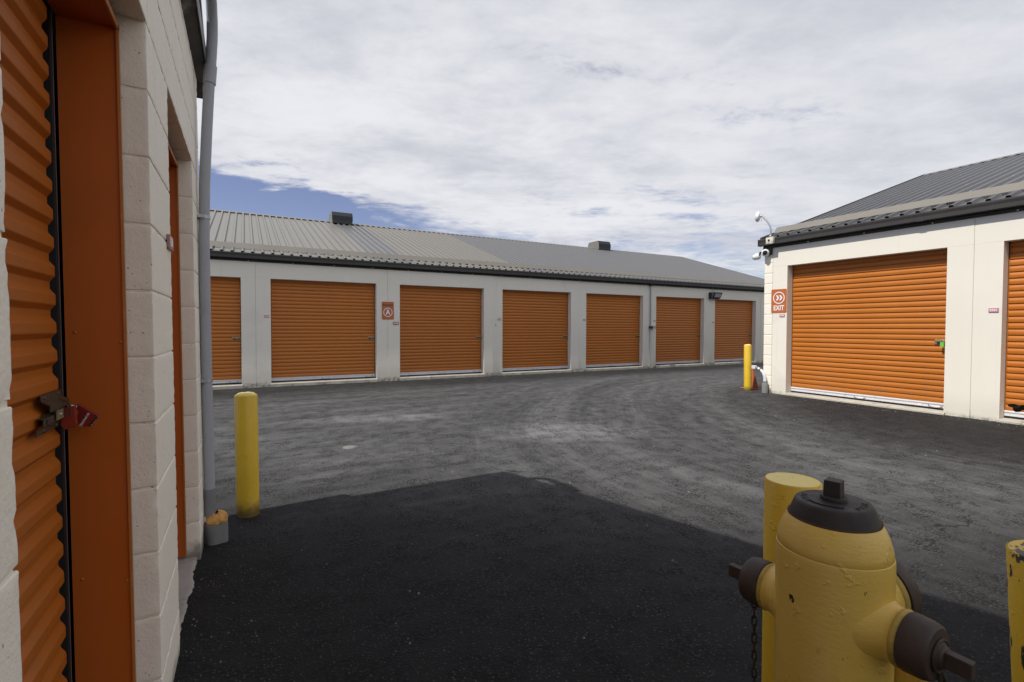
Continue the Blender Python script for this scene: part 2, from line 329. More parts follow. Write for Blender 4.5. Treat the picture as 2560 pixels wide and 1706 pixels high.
# ------------------------------------------------------------------ mesh building
class MB:
    def __init__(s):
        s.v = []; s.f = []; s.m = []; s.sm = []; s.mats = []
    def mi(s, mat):
        if mat not in s.mats: s.mats.append(mat)
        return s.mats.index(mat)
    def add(s, vs, fs, mat, smooth=False):
        o = len(s.v); k = s.mi(mat)
        s.v += [tuple(p) for p in vs]
        for f in fs:
            s.f.append(tuple(i+o for i in f)); s.m.append(k); s.sm.append(smooth)
    def box(s, a, b, mat, M4=None):
        x0, y0, z0 = a; x1, y1, z1 = b
        vs = [(x0, y0, z0), (x1, y0, z0), (x1, y1, z0), (x0, y1, z0), (x0, y0, z1), (x1, y0, z1), (x1, y1, z1), (x0, y1, z1)]
        if M4 is not None: vs = [M4 @ Vector(p) for p in vs]
        s.add(vs, [(3, 2, 1, 0), (4, 5, 6, 7), (0, 1, 5, 4), (1, 2, 6, 5), (2, 3, 7, 6), (3, 0, 4, 7)], mat)
    def extrude(s, prof, d0, d1, axis, mat, closed=True, caps=True, smooth=False, M4=None):
        """prof: list of 2-D points; axis 0: (y,z) swept along x, 1: (x,z) along y, 2: (x,y) along z"""
        def P(p, d): return {0: (d, p[0], p[1]), 1: (p[0], d, p[1]), 2: (p[0], p[1], d)}[axis]
        n = len(prof)
        vs = [P(p, d0) for p in prof] + [P(p, d1) for p in prof]
        if M4 is not None: vs = [M4 @ Vector(p) for p in vs]
        fs = [(i, (i+1) % n, n+(i+1) % n, n+i) for i in range(n if closed else n-1)]
        s.add(vs, fs, mat, smooth)
        if caps and closed:
            s.add(vs, [tuple(range(n))[::-1], tuple(range(n, 2*n))], mat)
    def lathe(s, prof, mat, seg=48, M4=None, smooth=True, cap0=False, cap1=False):
        """prof: (r, z) going up; sharp corners are given by repeating a point"""
        M4 = M4 or Matrix()
        rows = []
        vs = []
        for (r, z) in prof:
            rows.append(len(vs))
            for i in range(seg):
                a = 2*pi*i/seg
                vs.append(M4 @ Vector((r*cos(a), r*sin(a), z)))
        fs = []
        for k in range(len(prof)-1):
            if prof[k] == prof[k+1]: continue
            a, b = rows[k], rows[k+1]
            for i in range(seg):
                j = (i+1) % seg
                fs.append((a+i, a+j, b+j, b+i))
        s.add(vs, fs, mat, smooth)
        if cap0: s.add([vs[rows[0]+i] for i in range(seg)], [tuple(range(seg))[::-1]], mat)
        if cap1: s.add([vs[rows[-1]+i] for i in range(seg)], [tuple(range(seg))], mat)
    def tube(s, pts, r, mat, seg=14, caps=True, smooth=True):
        pts = [Vector(p) for p in pts]; n = len(pts)
        rr = r if isinstance(r, (list, tuple)) else [r]*n
        ref = None; vs = []
        for i, p in enumerate(pts):
            d = (pts[min(i+1, n-1)]-pts[max(i-1, 0)]).normalized()
            if ref is None:
                ref = Vector((0, 0, 1)) if abs(d.z) < .9 else Vector((1, 0, 0))
            u = (ref-d*ref.dot(d)).normalized(); w = d.cross(u); ref = u
            for k in range(seg):
                a = 2*pi*k/seg
                vs.append(p+u*(rr[i]*cos(a))+w*(rr[i]*sin(a)))
        fs = []
        for i in range(n-1):
            for k in range(seg):
                j = (k+1) % seg
                fs.append((i*seg+k, i*seg+j, (i+1)*seg+j, (i+1)*seg+k))
        s.add(vs, fs, mat, smooth)
        if caps:
            s.add(vs[:seg], [tuple(range(seg))[::-1]], mat); s.add(vs[-seg:], [tuple(range(seg))], mat)
    def rbox(s, a, b, r, cell, mat, amp=0.0, nscale=20, seed=0, faces='all', chip=0.0):
        """box with rounded, slightly ragged edges, meshed finely enough for real surface relief"""
        a = Vector(a); b = Vector(b); size = b-a
        n = [max(2, int(math.ceil(size[i]/cell))) for i in range(3)]
        off = Vector((seed*13.7, seed*7.1, seed*3.3))
        def warp(p):
            q = Vector([min(max(p[i], a[i]+r), b[i]-r) for i in range(3)])
            d = p-q
            L = d.length
            edge = sum(1 for i in range(3) if p[i] < a[i]+r*1.5 or p[i] > b[i]-r*1.5)
            if L > 1e-9:
                nn = d/L
                out = r
                if amp:
                    out += amp*noise.noise((p+off)*nscale)+amp*.5*noise.noise((p+off)*nscale*3.1)
                if chip and edge >= 2:
                    c = noise.noise((p+off)*38)
                    out -= chip*max(0, c-.05)*2.2+chip*.35*abs(noise.noise((p+off)*90))
                return q+nn*out
            return p
        def grid(ax, val):
            o = [i for i in range(3) if i != ax]
            def cs(i):
                # extra rows hugging the edges so that the rounding has geometry
                base = [a[i]+size[i]*k/n[i] for k in range(n[i]+1)]
                extra = [a[i]+r*.5, a[i]+r, b[i]-r, b[i]-r*.5]
                L = sorted(set([round(x, 6) for x in base+extra]))
                return L
            U, V = cs(o[0]), cs(o[1])
            vs = []
            for v in V:
                for u in U:
                    p = Vector((0, 0, 0)); p[ax] = val; p[o[0]] = u; p[o[1]] = v
                    vs.append(warp(p))
            w = len(U); fs = []
            flip = (val == b[ax]) == (ax == 1)
            for j in range(len(V)-1):
                for i in range(w-1):
                    f = (j*w+i, j*w+i+1, (j+1)*w+i+1, (j+1)*w+i)
                    fs.append(f[::-1] if flip else f)
            s.add(vs, fs, mat, True)
        for ax in range(3):
            for val, tagc in ((a[ax], '-'), (b[ax], '+')):
                key = tagc+'xyz'[ax]
                if faces == 'all' or key in faces: grid(ax, val)
    def build(s, name, parent=None, loc=None, weld=False):
        me = bpy.data.meshes.new(name)
        me.from_pydata(s.v, [], s.f)
        for m in s.mats: me.materials.append(m)
        me.polygons.foreach_set('material_index', s.m)
        me.polygons.foreach_set('use_smooth', s.sm)
        me.update()
        bm = bmesh.new(); bm.from_mesh(me)
        if weld: bmesh.ops.remove_doubles(bm, verts=bm.verts, dist=1e-5)
        bmesh.ops.recalc_face_normals(bm, faces=bm.faces) if weld else None
        bm.to_mesh(me); bm.free()
        o = bpy.data.objects.new(name, me); COL.objects.link(o)
        if parent: o.parent = parent
        if loc: o.location = loc
        return o

def bevel(o, w=.004, seg=2, ang=35):
    md = o.modifiers.new('edge', 'BEVEL'); md.width = w; md.segments = seg
    md.limit_method = 'ANGLE'; md.angle_limit = radians(ang); md.harden_normals = False
    return o

def tag(o, label=None, cat=None, group=None, kind=None):
    if label: o['label'] = label
    if cat: o['category'] = cat
    if group: o['group'] = group
    if kind: o['kind'] = kind
    return o

def empty(name, loc=(0, 0, 0), rot=(0, 0, 0)):
    o = bpy.data.objects.new(name, None); COL.objects.link(o)
    o.location = loc; o.rotation_euler = rot; o.empty_display_size = .1
    return o

def text(name, body, size, mat, parent=None, depth=.0015, bold=.0, squeeze=1.0, M4=None, align='CENTER'):
    cu = bpy.data.curves.new(name+'_curve', 'FONT'); cu.body = body; cu.size = size
    cu.extrude = depth; cu.offset = bold; cu.align_x = align; cu.align_y = 'CENTER'; cu.resolution_u = 3
    tmp = bpy.data.objects.new('tmp', cu); COL.objects.link(tmp)
    bpy.context.view_layer.update()
    me = bpy.data.meshes.new_from_object(tmp.evaluated_get(bpy.context.evaluated_depsgraph_get()))
    bpy.data.objects.remove(tmp); bpy.data.curves.remove(cu)
    T = (M4 or Matrix()) @ Matrix.Diagonal((squeeze, 1, 1, 1))
    me.transform(T); me.materials.clear(); me.materials.append(mat)
    me.name = name
    o = bpy.data.objects.new(name, me); COL.objects.link(o)
    if parent: o.parent = parent
    return o

def ring(mb, r0, r1, d0, d1, mat, M4, seg=40):
    """flat ring with thickness; its axis is local z"""
    mb.lathe([(r0, d0), (r1, d0), (r1, d0), (r1, d1), (r1, d1), (r0, d1), (r0, d1), (r0, d0)], mat, seg, M4, smooth=False)

def rrect(w, h, r, n=5):
    pts = []
    for cx, cy, a0 in ((w/2-r, h/2-r, 0), (-w/2+r, h/2-r, 90), (-w/2+r, -h/2+r, 180), (w/2-r, -h/2+r, 270)):
        for k in range(n+1):
            a = radians(a0+90*k/n)
            pts.append((cx+r*cos(a), cy+r*sin(a)))
    return pts

# face a sign's local (x right, y up, z out of the wall) into world axes
def facing(loc, normal):
    n = Vector(normal).normalized(); up = Vector((0, 0, 1)); r = up.cross(n).normalized()
    m = Matrix((r, up, n)).transposed().to_4x4(); m.translation = Vector(loc)
    return m

# ------------------------------------------------------------------ camera and light
F_PX, YAW, PIT, ROL, HC = 1223.626, 0.4967, 0.0305, -0.0024, 1.36
cy, sy = cos(YAW), sin(YAW)
fw = Vector((sy, cy, 0)); rt = Vector((cy, -sy, 0)); up = Vector((0, 0, 1))
F = fw*cos(PIT)-up*sin(PIT); U2 = up*cos(PIT)+fw*sin(PIT)
R = rt*cos(ROL)+U2*sin(ROL); U = U2*cos(ROL)-rt*sin(ROL)
cam = bpy.data.cameras.new('camera'); co_ = bpy.data.objects.new('camera', cam); COL.objects.link(co_)
mw = Matrix((R, U, -F)).transposed().to_4x4(); mw.translation = Vector((0, 0, HC)); co_.matrix_world = mw
cam.sensor_width = 36; cam.lens = F_PX*36/2560; cam.clip_start = .02; cam.clip_end = 2000
S.camera = co_

TAN_EL, TH = 1.33, radians(4.5)
EL = math.atan(TAN_EL)
sd = Vector((-cos(TH)*cos(EL), -sin(TH)*cos(EL), sin(EL)))
sl = bpy.data.lights.new('sun', 'SUN'); sl.energy = 4.5; sl.angle = radians(.55); sl.color = (1, .955, .88)
so = bpy.data.objects.new('sun', sl); COL.objects.link(so); so.rotation_euler = sd.to_track_quat('Z', 'Y').to_euler()

def make_world():
    w = bpy.data.worlds.new('World'); S.world = w; w.use_nodes = True
    t = NT(w.node_tree); t.n.clear()
    sky = t.new('ShaderNodeTexSky'); sky.sky_type = 'NISHITA'; sky.sun_disc = False
    sky.sun_elevation = EL; sky.sun_rotation = atan2(sd.x, sd.y) % (2*pi); sky.altitude = 100; sky.air_density = 1.0; sky.dust_density = .6; sky.ozone_density = 2.0
    d = t.new('ShaderNodeTexCoord').outputs['Generated']
    x, y, z = t.sep(d)
    zc = t.math('MAXIMUM', z, .0)
    k = t.math('ADD', zc, .09)
    px = t.math('DIVIDE', x, k); py = t.math('DIVIDE', y, k)
    P = t.comb(px, py, 0.0)
    Pw = t.mapping(P, (1, 1, 1), (0, 0, radians(24)), (3.3, 1.2, 0))
    n1 = t.noise(t.mapping(Pw, (.55, .85, 1)), 1.0, 9, .60, .25)
    n2 = t.noise(t.mapping(Pw, (2.1, 3.0, 1), (0, 0, .3), (7, 2, 0)), 1.0, 8, .62, .35)
    n3 = t.noise(t.mapping(Pw, (8.5, 10.5, 1)), 1.0, 6, .62, .3)
    f = t.math('ADD', t.math('MULTIPLY', n1, .54), t.math('ADD', t.math('MULTIPLY', n2, .34), t.math('MULTIPLY', n3, .12)))
    # the clear strip low over the far roof, widest at its left
    az = t.math('ARCTAN2', x, y)                      # 0 = +y, growing to the right
    el = t.math('ARCTAN2', z, t.math('SQRT', t.math('ADD', t.math('MULTIPLY', x, x), t.math('MULTIPLY', y, y))))
    top = t.math('SUBTRACT', .275, t.math('MULTIPLY', t.ramp(az, .10, .60, 0, 1, False), .115))
    gap = t.ramp(t.math('SUBTRACT', el, t.math('ADD', top, t.math('MULTIPLY', t.math('SUBTRACT', n2, .5), .22))), -.045, .045, 1, 0)
    gap = t.math('MULTIPLY', gap, t.ramp(az, .14, .42, 1, .56))
    cov = t.math('SUBTRACT', f, t.math('MULTIPLY', gap, .33))
    thin = t.ramp(az, -.1, .45, .012, 0)               # the left half is thinner
    cov = t.math('SUBTRACT', cov, thin)
    mask = t.ramp(cov, .285, .435)
    mask = t.math('MULTIPLY', mask, .97)
    # cover thinned overhead and towards the sun, unseen, to cut the fill light
    mask = t.math('MULTIPLY', mask, t.math('MULTIPLY', t.ramp(x, -.75, -.10, .25, 1), t.ramp(z, .62, .85, 1, .55)))
    b1 = t.noise(t.mapping(Pw, (.75, 1.25, 1), (0, 0, .2), (1.7, 5, 0)), 1.0, 6, .58, .2)
    lum = t.ramp(t.math('ADD', t.math('MULTIPLY', b1, .58), t.math('ADD', t.math('MULTIPLY', n2, .26), t.math('MULTIPLY', n3, .16))),   .335, .60, .0, 1)
    right = t.ramp(az, .55, 1.15, 0, .25)
    lum = t.math('MULTIPLY', lum, t.math('SUBTRACT', 1, right))
    cloud = t.mix(lum, (.600, .615, .685), (.865, .872, .905))
    # cloud brighter towards the sun; added boost behind the camera lifts shaded walls
    sun = t.math('ADD', t.math('MULTIPLY', x, sd.x), t.math('ADD', t.math('MULTIPLY', y, sd.y), t.math('MULTIPLY', z, sd.z)))
    gl = t.math('ADD', t.math('ADD', 1.0, t.ramp(sun, .3, 1, 0, .25)), t.ramp(y, -.15, -.9, 0, .30))
    bg1 = t.new('ShaderNodeBackground'); bg2 = t.new('ShaderNodeBackground')
    hue = t.new('ShaderNodeHueSaturation'); hue.inputs['Hue'].default_value = .525; hue.inputs['Saturation'].default_value = .95
    t.link(sky.outputs[0], hue.inputs['Color'])
    t.link(hue.outputs[0], bg1.inputs['Color']); bg1.inputs['Strength'].default_value = .105
    t.link(cloud, bg2.inputs['Color']); t.link(t.math('MULTIPLY', gl, .98), bg2.inputs['Strength'])
    mx = t.new('ShaderNodeMixShader'); t.link(mask, mx.inputs[0]); t.link(bg1.outputs[0], mx.inputs[1]); t.link(bg2.outputs[0], mx.inputs[2])
    out = t.new('ShaderNodeOutputWorld'); t.link(mx.outputs[0], out.inputs[0])
make_world()
S.view_settings.view_transform = 'Standard'; S.view_settings.look = 'None'; S.view_settings.exposure = 0.0; S.view_settings.gamma = 1.0
S.cycles.use_denoising = True
S.cycles.max_bounces = 8; S.cycles.diffuse_bounces = 4

# ------------------------------------------------------------------ ground
XL = -.252                                    # face of the near left wall
YA = 12.743                                   # face of the far building
XE = 9.149                                    # face of the right building
def sstep(a, b, v):
    k = min(1, max(0, (v-a)/(b-a))); return k*k*(3-2*k)
def ground_z(x, y):
    z = (-.045-.0067*x)*sstep(8.5, 12.5, y)*(1-sstep(30, 60, abs(x)))
    if y < 9.5: z = z*(1-sstep(7.6, 9.0, x))+.016*sstep(7.4, 9.0, x)*(1-sstep(7.2, 9.5, y))
    w = math.exp(-(max(0, x-XL)/.30)**2)
    z += w*(.03+.055*sstep(3.4, 2.1, y) if False else w*(.030+.060*(1-sstep(2.0, 3.5, y))))*(1-sstep(3.55, 4.3, y))
    return z
def make_ground():
    xs = [-260, -120, -60, -30, -15, -8, -4, -2, -1]+[-.8+.08*i for i in range(46)]+[3+.25*i for i in range(30)]+[10.6, 11.5, 13, 15, 18, 22, 30, 45, 80, 150, 300]
    ys = [-260, -120, -60, -30, -15, -8, -4, -2, -1]+[-.6+.08*i for i in range(70)]+[5.1+.3*i for i in range(27)]+[13.5, 15, 18, 25, 40, 80, 160, 300]
    mb = MB(); vs = [(x, y, ground_z(x, y)) for y in ys for x in xs]; w = len(xs)
    fs = [(j*w+i, j*w+i+1, (j+1)*w+i+1, (j+1)*w+i) for j in range(len(ys)-1) for i in range(w-1)]
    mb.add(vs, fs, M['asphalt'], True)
    g = mb.build('asphalt_ground'); tag(g, kind='structure')
make_ground()

# ------------------------------------------------------------------ storage buildings (far and right)
SLAT = ((0, 0), (.035, 0), (.075, -.80), (.16, -1.0), (.36, -1.12), (.52, -1.15), (.66, -1.0), (.90, -.5), (.965, 0))
NEAR = ((0, 0), (.14, 0), (.32, -.95), (.36, -1.0), (.66, -1.0), (.70, -.95), (.90, 0))
def curtain_profile(z0, z1, pitch, depth, shape=SLAT):
    """side view of a ribbed roller curtain: list of (y, z), y negative = towards the viewer"""
    p = []; z = z0
    while z < z1-1e-4:
        for (a, d) in shape:
            zz = z+a*pitch
            if zz <= z1: p.append((d*depth, zz))
        z += pitch
    p.append((0, z1))
    return p

def rivet(mb, p, nrm, r, mat):
    m = Vector(nrm).to_track_quat('Z', 'Y').to_matrix().to_4x4(); m.translation = Vector(p)
    mb.lathe([(r, 0), (r*.8, r*.45), (r*.3, r*.65)], mat, 10, m, cap1=True)

def make_door(root, x0, x1, zs, zl, yd, locked=None):
    """roller door between the jambs; yd = how far the curtain stands behind the wall face"""
    mb = MB()
    prof = curtain_profile(zs+.105, zl+.05, .0875, .017)
    n = len(prof)
    xa, xb = x0-.03, x1+.03
    cuts = [xa, x0+.012, x0+.02, x1-.02, x1-.012, xb]
    vs = []; fs = []
    for i, x in enumerate(cuts):
        k = 0 if i in (0, 5) else (.35 if i in (1, 4) else 1)
        for (d, z) in prof: vs.append((x, yd+d*k, z))
    for i in range(len(cuts)-1):
        for j in range(n-1): fs.append((i*n+j, (i+1)*n+j, (i+1)*n+j+1, i*n+j+1))
    mb.add(vs, fs, M['orange'])
    # faint stickers of the seams where sheets overlap
    d = mb.build('roller_door', root)
    rb = MB()
    rb.extrude([(yd-.012, zs+.030), (yd-.020, zs+.034), (yd-.020, zs+.078), (yd-.032, zs+.086), (yd-.032, zs+.100), (yd-.014, zs+.108), (yd+.02, zs+.108), (yd+.02, zs+.030)], x0+.004, x1-.004, 0, M['alu'])
    rivet(rb, (x0+.06, yd-.020, zs+.056), (0, -1, 0), .006, M['screw'])
    rail = rb.build('bottom_rail', d)
    sb = MB(); sb.box((x0+.004, yd-.010, zs+.008), (x1-.004, yd+.014, zs+.0295), M['rubber']); sb.build('rubber_seal', d)
    for hx in ((x0+x1)/2, x1-.16):
        h = MB()
        h.tube([(hx-.075, yd-.022, zs+.057), (hx-.055, yd-.040, zs+.055), (hx, yd-.046, zs+.053), (hx+.055, yd-.040, zs+.055), (hx+.075, yd-.022, zs+.057)], [.006, .007, .008, .007, .006], M['alu'], 8)
        for sx in (-.075, .075): h.lathe([(.017, 0), (.017, .004), (.012, .006)], M['steel'], 14, Matrix.Translation((hx+sx, yd-.020, zs+.057)) @ Matrix.Rotation(pi/2, 4, 'X'), cap1=True)
        h.build('pull_handle', d)
    # sticker strip on the rail
    st = MB(); st.box((x1-.56, yd-.0218, zs+.046), (x1-.34, yd-.0203, zs+.070), M['lettering'])
    for q in range(5): st.box((x1-.55+q*.035, yd-.0226, zs+.058), (x1-.53+q*.035, yd-.0219, zs+.062), M['black'])
    st.build('sticker', d)
    lz = zs+1.045
    lt = MB()
    lt.extrude([(yd-.016, lz+.045), (yd-.018, lz+.030), (yd-.032, lz+.022), (yd-.032, lz+.004), (yd-.018, lz-.004), (yd-.018, lz-.012), (yd-.030, lz-.020), (yd-.030, lz-.036), (yd-.016, lz-.044), (yd-.013, lz-.044), (yd-.013, lz+.045)], x1-.185, x1-.012, 0, M['zinc'])
    lt.box((x1-.155, yd-.0345, lz-.030), (x1-.115, yd-.030, lz-.004), M['black'])
    lt.box((x1-.09, yd-.036, lz-.020), (x1-.005, yd-.032, lz+.000), M['zinc_dark'])
    for rx in (-.17, -.10, -.03):
        rivet(lt, (x1+rx, yd-.018, lz+.037), (0, -1, 0), .005, M['screw']); rivet(lt, (x1+rx, yd-.017, lz-.040), (0, -1, 0), .005, M['screw'])
    lt.build('latch', d)
    for (a, b) in ((x0-.05, x0+.0035), (x1-.0035, x1+.05)):
        tr = MB(); tr.box((a, yd-.016, zs+.002), (b, yd-.014+.05, zl+.02), M['rubber']); tr.build('guide_track', d)
    return d

def rib_roof(mb, x0, x1, ya, za, yb, zb, mat, pitch=.2032, h=.040):
    """trapezoid-ribbed sheet from (ya,za) up to (yb,zb)"""
    prof = []; x = x0
    while x < x1-.001:
        for (d, k) in ((0, 0), (.125, 0), (.140, h), (.182, h), (.197, 0)):
            if x+d <= x1: prof.append((x+d, k))
        x += pitch
    prof.append((x1, 0))
    L = sqrt((yb-ya)**2+(zb-za)**2); ny, nz = -(zb-za)/L, (yb-ya)/L
    n = len(prof)
    vs = [(x, ya+ny*k, za+nz*k) for x, k in prof]+[(x, yb+ny*k, zb+nz*k) for x, k in prof]
    mb.add(vs, [(i, i+1, n+i+1, n+i) for i in range(n-1)], mat)
    # thin underside so that the sheet end has a dark thickness
    vs = [(x, ya+ny*(k-.0035), za+nz*(k-.0035)) for x, k in prof]+[(x, yb+ny*(k-.0035), zb+nz*(k-.0035)) for x, k in prof]
    mb.add(vs, [(n+i, n+i+1, i+1, i) for i in range(n-1)], mat)

def make_storage(name, loc, rotz, slope, label, cat, panels, doors, xa, xb, zs, zl, zg, run, gx0, roofmat, vents, block_end, asph, group=None):
    """front wall on local y=0 facing -y; panels: (x0,x1,setback)"""
    root = empty(name, loc, (0, slope, rotz)); tag(root, label, cat, 'storage buildings round the yard')
    wt = zg-.045                      # top of wall under the fascia
    TH_W = .15
    wall = MB()
    for (p0, p1, off) in panels:
        p0 += .003; p1 -= .003
        ds = [d for d in doors if d[0] > p0 and d[1] < p1]
        x = p0
        zb = asph-.25
        xs = sorted([p0, p1]+[e for d in ds for e in d[:2]])
        for d in ds:
            wall.box((x, off, zb), (d[0], off+TH_W+.10, zl), M['panel'])
            x = d[1]
        wall.box((x, off, zb), (p1, off+TH_W+.10, zl if ds else wt+.05), M['panel'])
        if ds: wall.box((p0, off, zl), (p1, off+TH_W+.10, wt+.05), M['panel'])
    # joint filler behind the gaps
    js = sorted(set([p[0] for p in panels]+[p[1] for p in panels]))
    for j in js[1:-1]: wall.box((j-.0029, .0085+max([q[2] for q in panels if abs(q[0]-j) < .01 or abs(q[1]-j) < .01]), asph-.2), (j+.0029, .12, wt+.04), M['mortar'])
    w = wall.build('wall', root); bevel(w, .004, 2)
    if block_end:
        bw = MB(); k = 0; z = block_end[2]
        while z < wt+.02:
            bw.rbox((block_end[0], .002, z+.004), (block_end[1]-.004, .2, min(z+.2032-.004, wt+.05)), .008, .03, M['block'], .0012, 22, k, faces=('-y', '-x', '+x', '+z', '-z'))
            z += .2032; k += 1
        bw.box((block_end[0]+.006, .007, block_end[2]-.1), (block_end[1]-.006, .19, wt+.05), M['mortar'])
        bw.build('block_pier', root)
    # rest of the shell
    dep = 2*run-.1
    sh = MB()
    zb = asph-.25
    sh.box((xa, dep-.2, zb), (xb, dep, zg+.05), M['panel'])
    for (a, b, s_) in ((xa, xa+.19, 1), (xb-.19, xb, -1)):
        ridge = zg+.05+.3314*(dep/2)
        sh.extrude([(.215, zb), (dep-.205, zb), (dep-.205, zg+.04), (dep/2, ridge-.03), (.215, zg+.10)], a, b, 0, M['panel'])
    sh.build('shell_wall', root)
    bk = MB(); bk.box((xa+.2, .5, zb), (xb-.2, .52, zl+.4), M['rubber']); bk.build('inner_partition', root)
    # sill under each door
    sl_ = MB()
    for i, d in enumerate(doors):
        off = [p[2] for p in panels if p[0] < d[0] < p[1]][0]
        nx = 24; pts = []
        for k in range(nx+1):
            xx = d[0]-.02+(d[1]-d[0]+.04)*k/nx
            e = -.030+.018*noise.noise(Vector((xx*3.1, i*7.7, 1)))+.010*noise.noise(Vector((xx*13, i*3, 2)))
            pts.append((xx, off+e))
        vs = []; fs = []
        for (xx, e) in pts:
            vs += [(xx, .4, zs+.001), (xx, off+.02, zs-.001), (xx, e+.008, zs-.008), (xx, e, zs-.02), (xx, e-.004, asph-.15)]
        for k in range(nx):
            for q in range(4): fs.append((k*5+q, k*5+q+1, (k+1)*5+q+1, (k+1)*5+q))
        sl_.add(vs, fs, M['sill'])
    sl_.build('door_sill', root)
    yd = .185
    out = []
    for d in doors:
        off = [p[2] for p in panels if p[0] < d[0] < p[1]][0]
        out.append(make_door(root, d[0], d[1], zs, zl, yd+off))
    # eave: fascia, gutter, thin cable
    fa = MB(); fa.box((gx0, -.018, zg-.055), (xb, .10, zg+.11), M['fascia']); fa.build('fascia', root)
    gu = MB(); g0 = zg; g1 = zg+.125
    gu.extrude([(-.021, g0+.004), (-.118, g0), (-.123, g0+.006), (-.128, g0+.062), (-.142, g0+.105), (-.142, g1), (-.136, g1+.003), (-.130, g1-.006), (-.130, g1-.02), (-.11, g0+.062), (-.10, g0+.012), (-.021, g0+.012)], gx0-.03, xb, 0, M['gutter'])
    gu.box((gx0-.034, -.143, g0-.003), (gx0-.030, -.02, g1+.006), M['gutter'])
    x = gx0+2.6
    while x < xb:                       # overlapped joints of the gutter lengths
        gu.extrude([(-.126, g0-.003), (-.1305, g0+.062), (-.1445, g0+.105), (-.1445, g1+.002), (-.1425, g1+.002), (-.1285, g0+.062), (-.119, g0-.001)], x, x+.09, 0, M['gutter']); x += 3.66
    gu.build('gutter', root)
    cb = MB(); pts = []; x = gx0+.3
    while x < xb: pts.append((x, -.026, zg-.030+.004*sin(x*2.7))); x += .6
    cb.tube(pts, .006, M['gutter'], 6)
    x = gx0+.9
    while x < xb: rivet(cb, (x, -.030, zg-.040), (0, -1, 0), .012, M['screw']); x += .93
    cb.build('cable', root)
    # roof
    s = .3314; y0 = -.10; z0 = zg+.125; yr = y0+run; zr = z0+s*run
    rf = MB(); rx0 = gx0-.0
    rib_roof(rf, rx0, xb, y0, z0, yr, zr, roofmat)
    rib_roof(rf, rx0, xb, 2*yr-y0, z0, yr, zr, roofmat)
    L = sqrt(1+s*s); k = 0; x = rx0+.161
    while x < xb:
        for j in range(7):
            if (k+j*2) % 3 == 0 or random.random() < .12:
                yy = y0+.16+j*run/6.4+random.uniform(-.03, .03); zz = z0+s*(yy-y0)
                if yy < yr-.1:
                    c = Vector((x, yy-s/L*.0365, zz+.0365/L))
                    rf.box((c.x-.007, c.y-.007, c.z-.003), (c.x+.007, c.y+.007, c.z+.006), M['screw'])
        x += .2032; k += 1
    roof = rf.build('roof', root)
    rc = MB(); h = .040
    for sgn in (1, -1):
        f = lambda d: (yr-sgn*d, zr+h*1.05-s*d)
        a, b, c = f(0), f(.16), f(.165)
        rc.extrude([a, b, (c[0], c[1]-.010), (c[0]+sgn*.004, c[1]-.010), (b[0]+sgn*.004, b[1]-.004), (a[0], a[1]-.004)][::sgn], rx0+.02, xb, 0, M['ridge'])
    rc.build('ridge_cap', roof)
    sg = MB(); yb_ = y0+.335; zb_ = z0+s*.335+.042
    sg.extrude([(yb_, zb_), (yb_+.105, zb_+.128), (yb_+.135, zb_+.118), (yb_+.133, zb_+.114), (yb_+.106, zb_+.1225), (yb_+.005, zb_-.002)], rx0+.05, xb, 0, M['trim'])
    x = rx0+.4
    while x < xb:
        sg.box((x, yb_+.02, zb_-.03), (x+.02, yb_+.19, zb_+.028), M['trim']); x += 1.219
    sg.build('snow_guard', roof)
    # barge trim along the open gable
    bt = MB()
    for sgn in (1, -1):
        f = lambda d, dz: (yr-sgn*d, zr-s*d+dz)
        bt.extrude([f(0, .045), f(run, .045), f(run, -.06), f(0, -.06)][::sgn], rx0-.012, rx0+.03, 0, M['gutter'])
    bt.build('barge_trim', roof)
    for vx in vents:
        v = MB()
        prof = [(-.44, -.16), (-.44, .10), (-.35, .25), (.35, .25), (.44, .10), (.44, -.16)]
        prof = [(yr+p[0], zr+.085+p[1]) for p in prof]
        v.extrude(prof[::-1], vx-.36, vx+.36, 0, M['ventside'], caps=True)
        v.extrude([(yr-.448, zr+.01), (yr-.448, zr+.187), (yr-.362, zr+.330), (yr-.356, zr+.326), (yr-.442, zr+.184), (yr-.442, zr+.01)], vx-.365, vx+.365, 0, M['ventdark'])
        v.extrude([(yr-.47, zr-.10), (yr-.455, zr+.012), (yr-.44, zr+.012), (yr-.43, zr-.1)], vx-.33, vx+.33, 0, M['rubber'])
        v.build('roof_vent', roof)
    return root, out

PW = 3.0484
X1 = .4924
jA = [-12.02, -8.97, -5.92, -2.87, .18, 3.224, 6.275, 9.34, 12.40, 15.42, 18.47, 21.15]
offA = [0, 0, 0, 0, 0, -.004, .014, .022, .018, .028, .022]
panA = [(jA[i], jA[i+1], offA[i]) for i in range(len(jA)-1)]
doorA = [(X1+PW*(i-1), X1+PW*(i-1)+2.44) for i in range(7)]
rootA, drsA = make_storage('storage_building', (0, YA, 0), 0, .0067, 'long cream storage building with seven orange roller doors in shade across the yard', 'building',
    panA, doorA, -12.02, 21.15, .038, 2.480, 2.905, 6.75, -12.02, M['roofA'], [3.14, 15.4], None, -.04)

yE = 6.25
doorE = [(yE-5.774, yE-3.334), (yE-2.717, yE+.277-.557+.0)]
doorE[1] = (yE-2.717, yE-2.717+2.44)
panE = [(.178, 3.222, 0), (3.222, 6.27, .002), (6.27, 9.32, 0), (9.32, 15.0, 0)]
rootE, drsE = make_storage('storage_building', (XE, yE, 0), -pi/2, 0, 'sunlit cream storage building whose bright orange doors stand beside the exit sign', 'building',
    panE, doorE, .0, 15.0, .058, 2.509, 2.940, 6.75, -.02, M['roofE'], [], (.0, .178, -.05), .02)

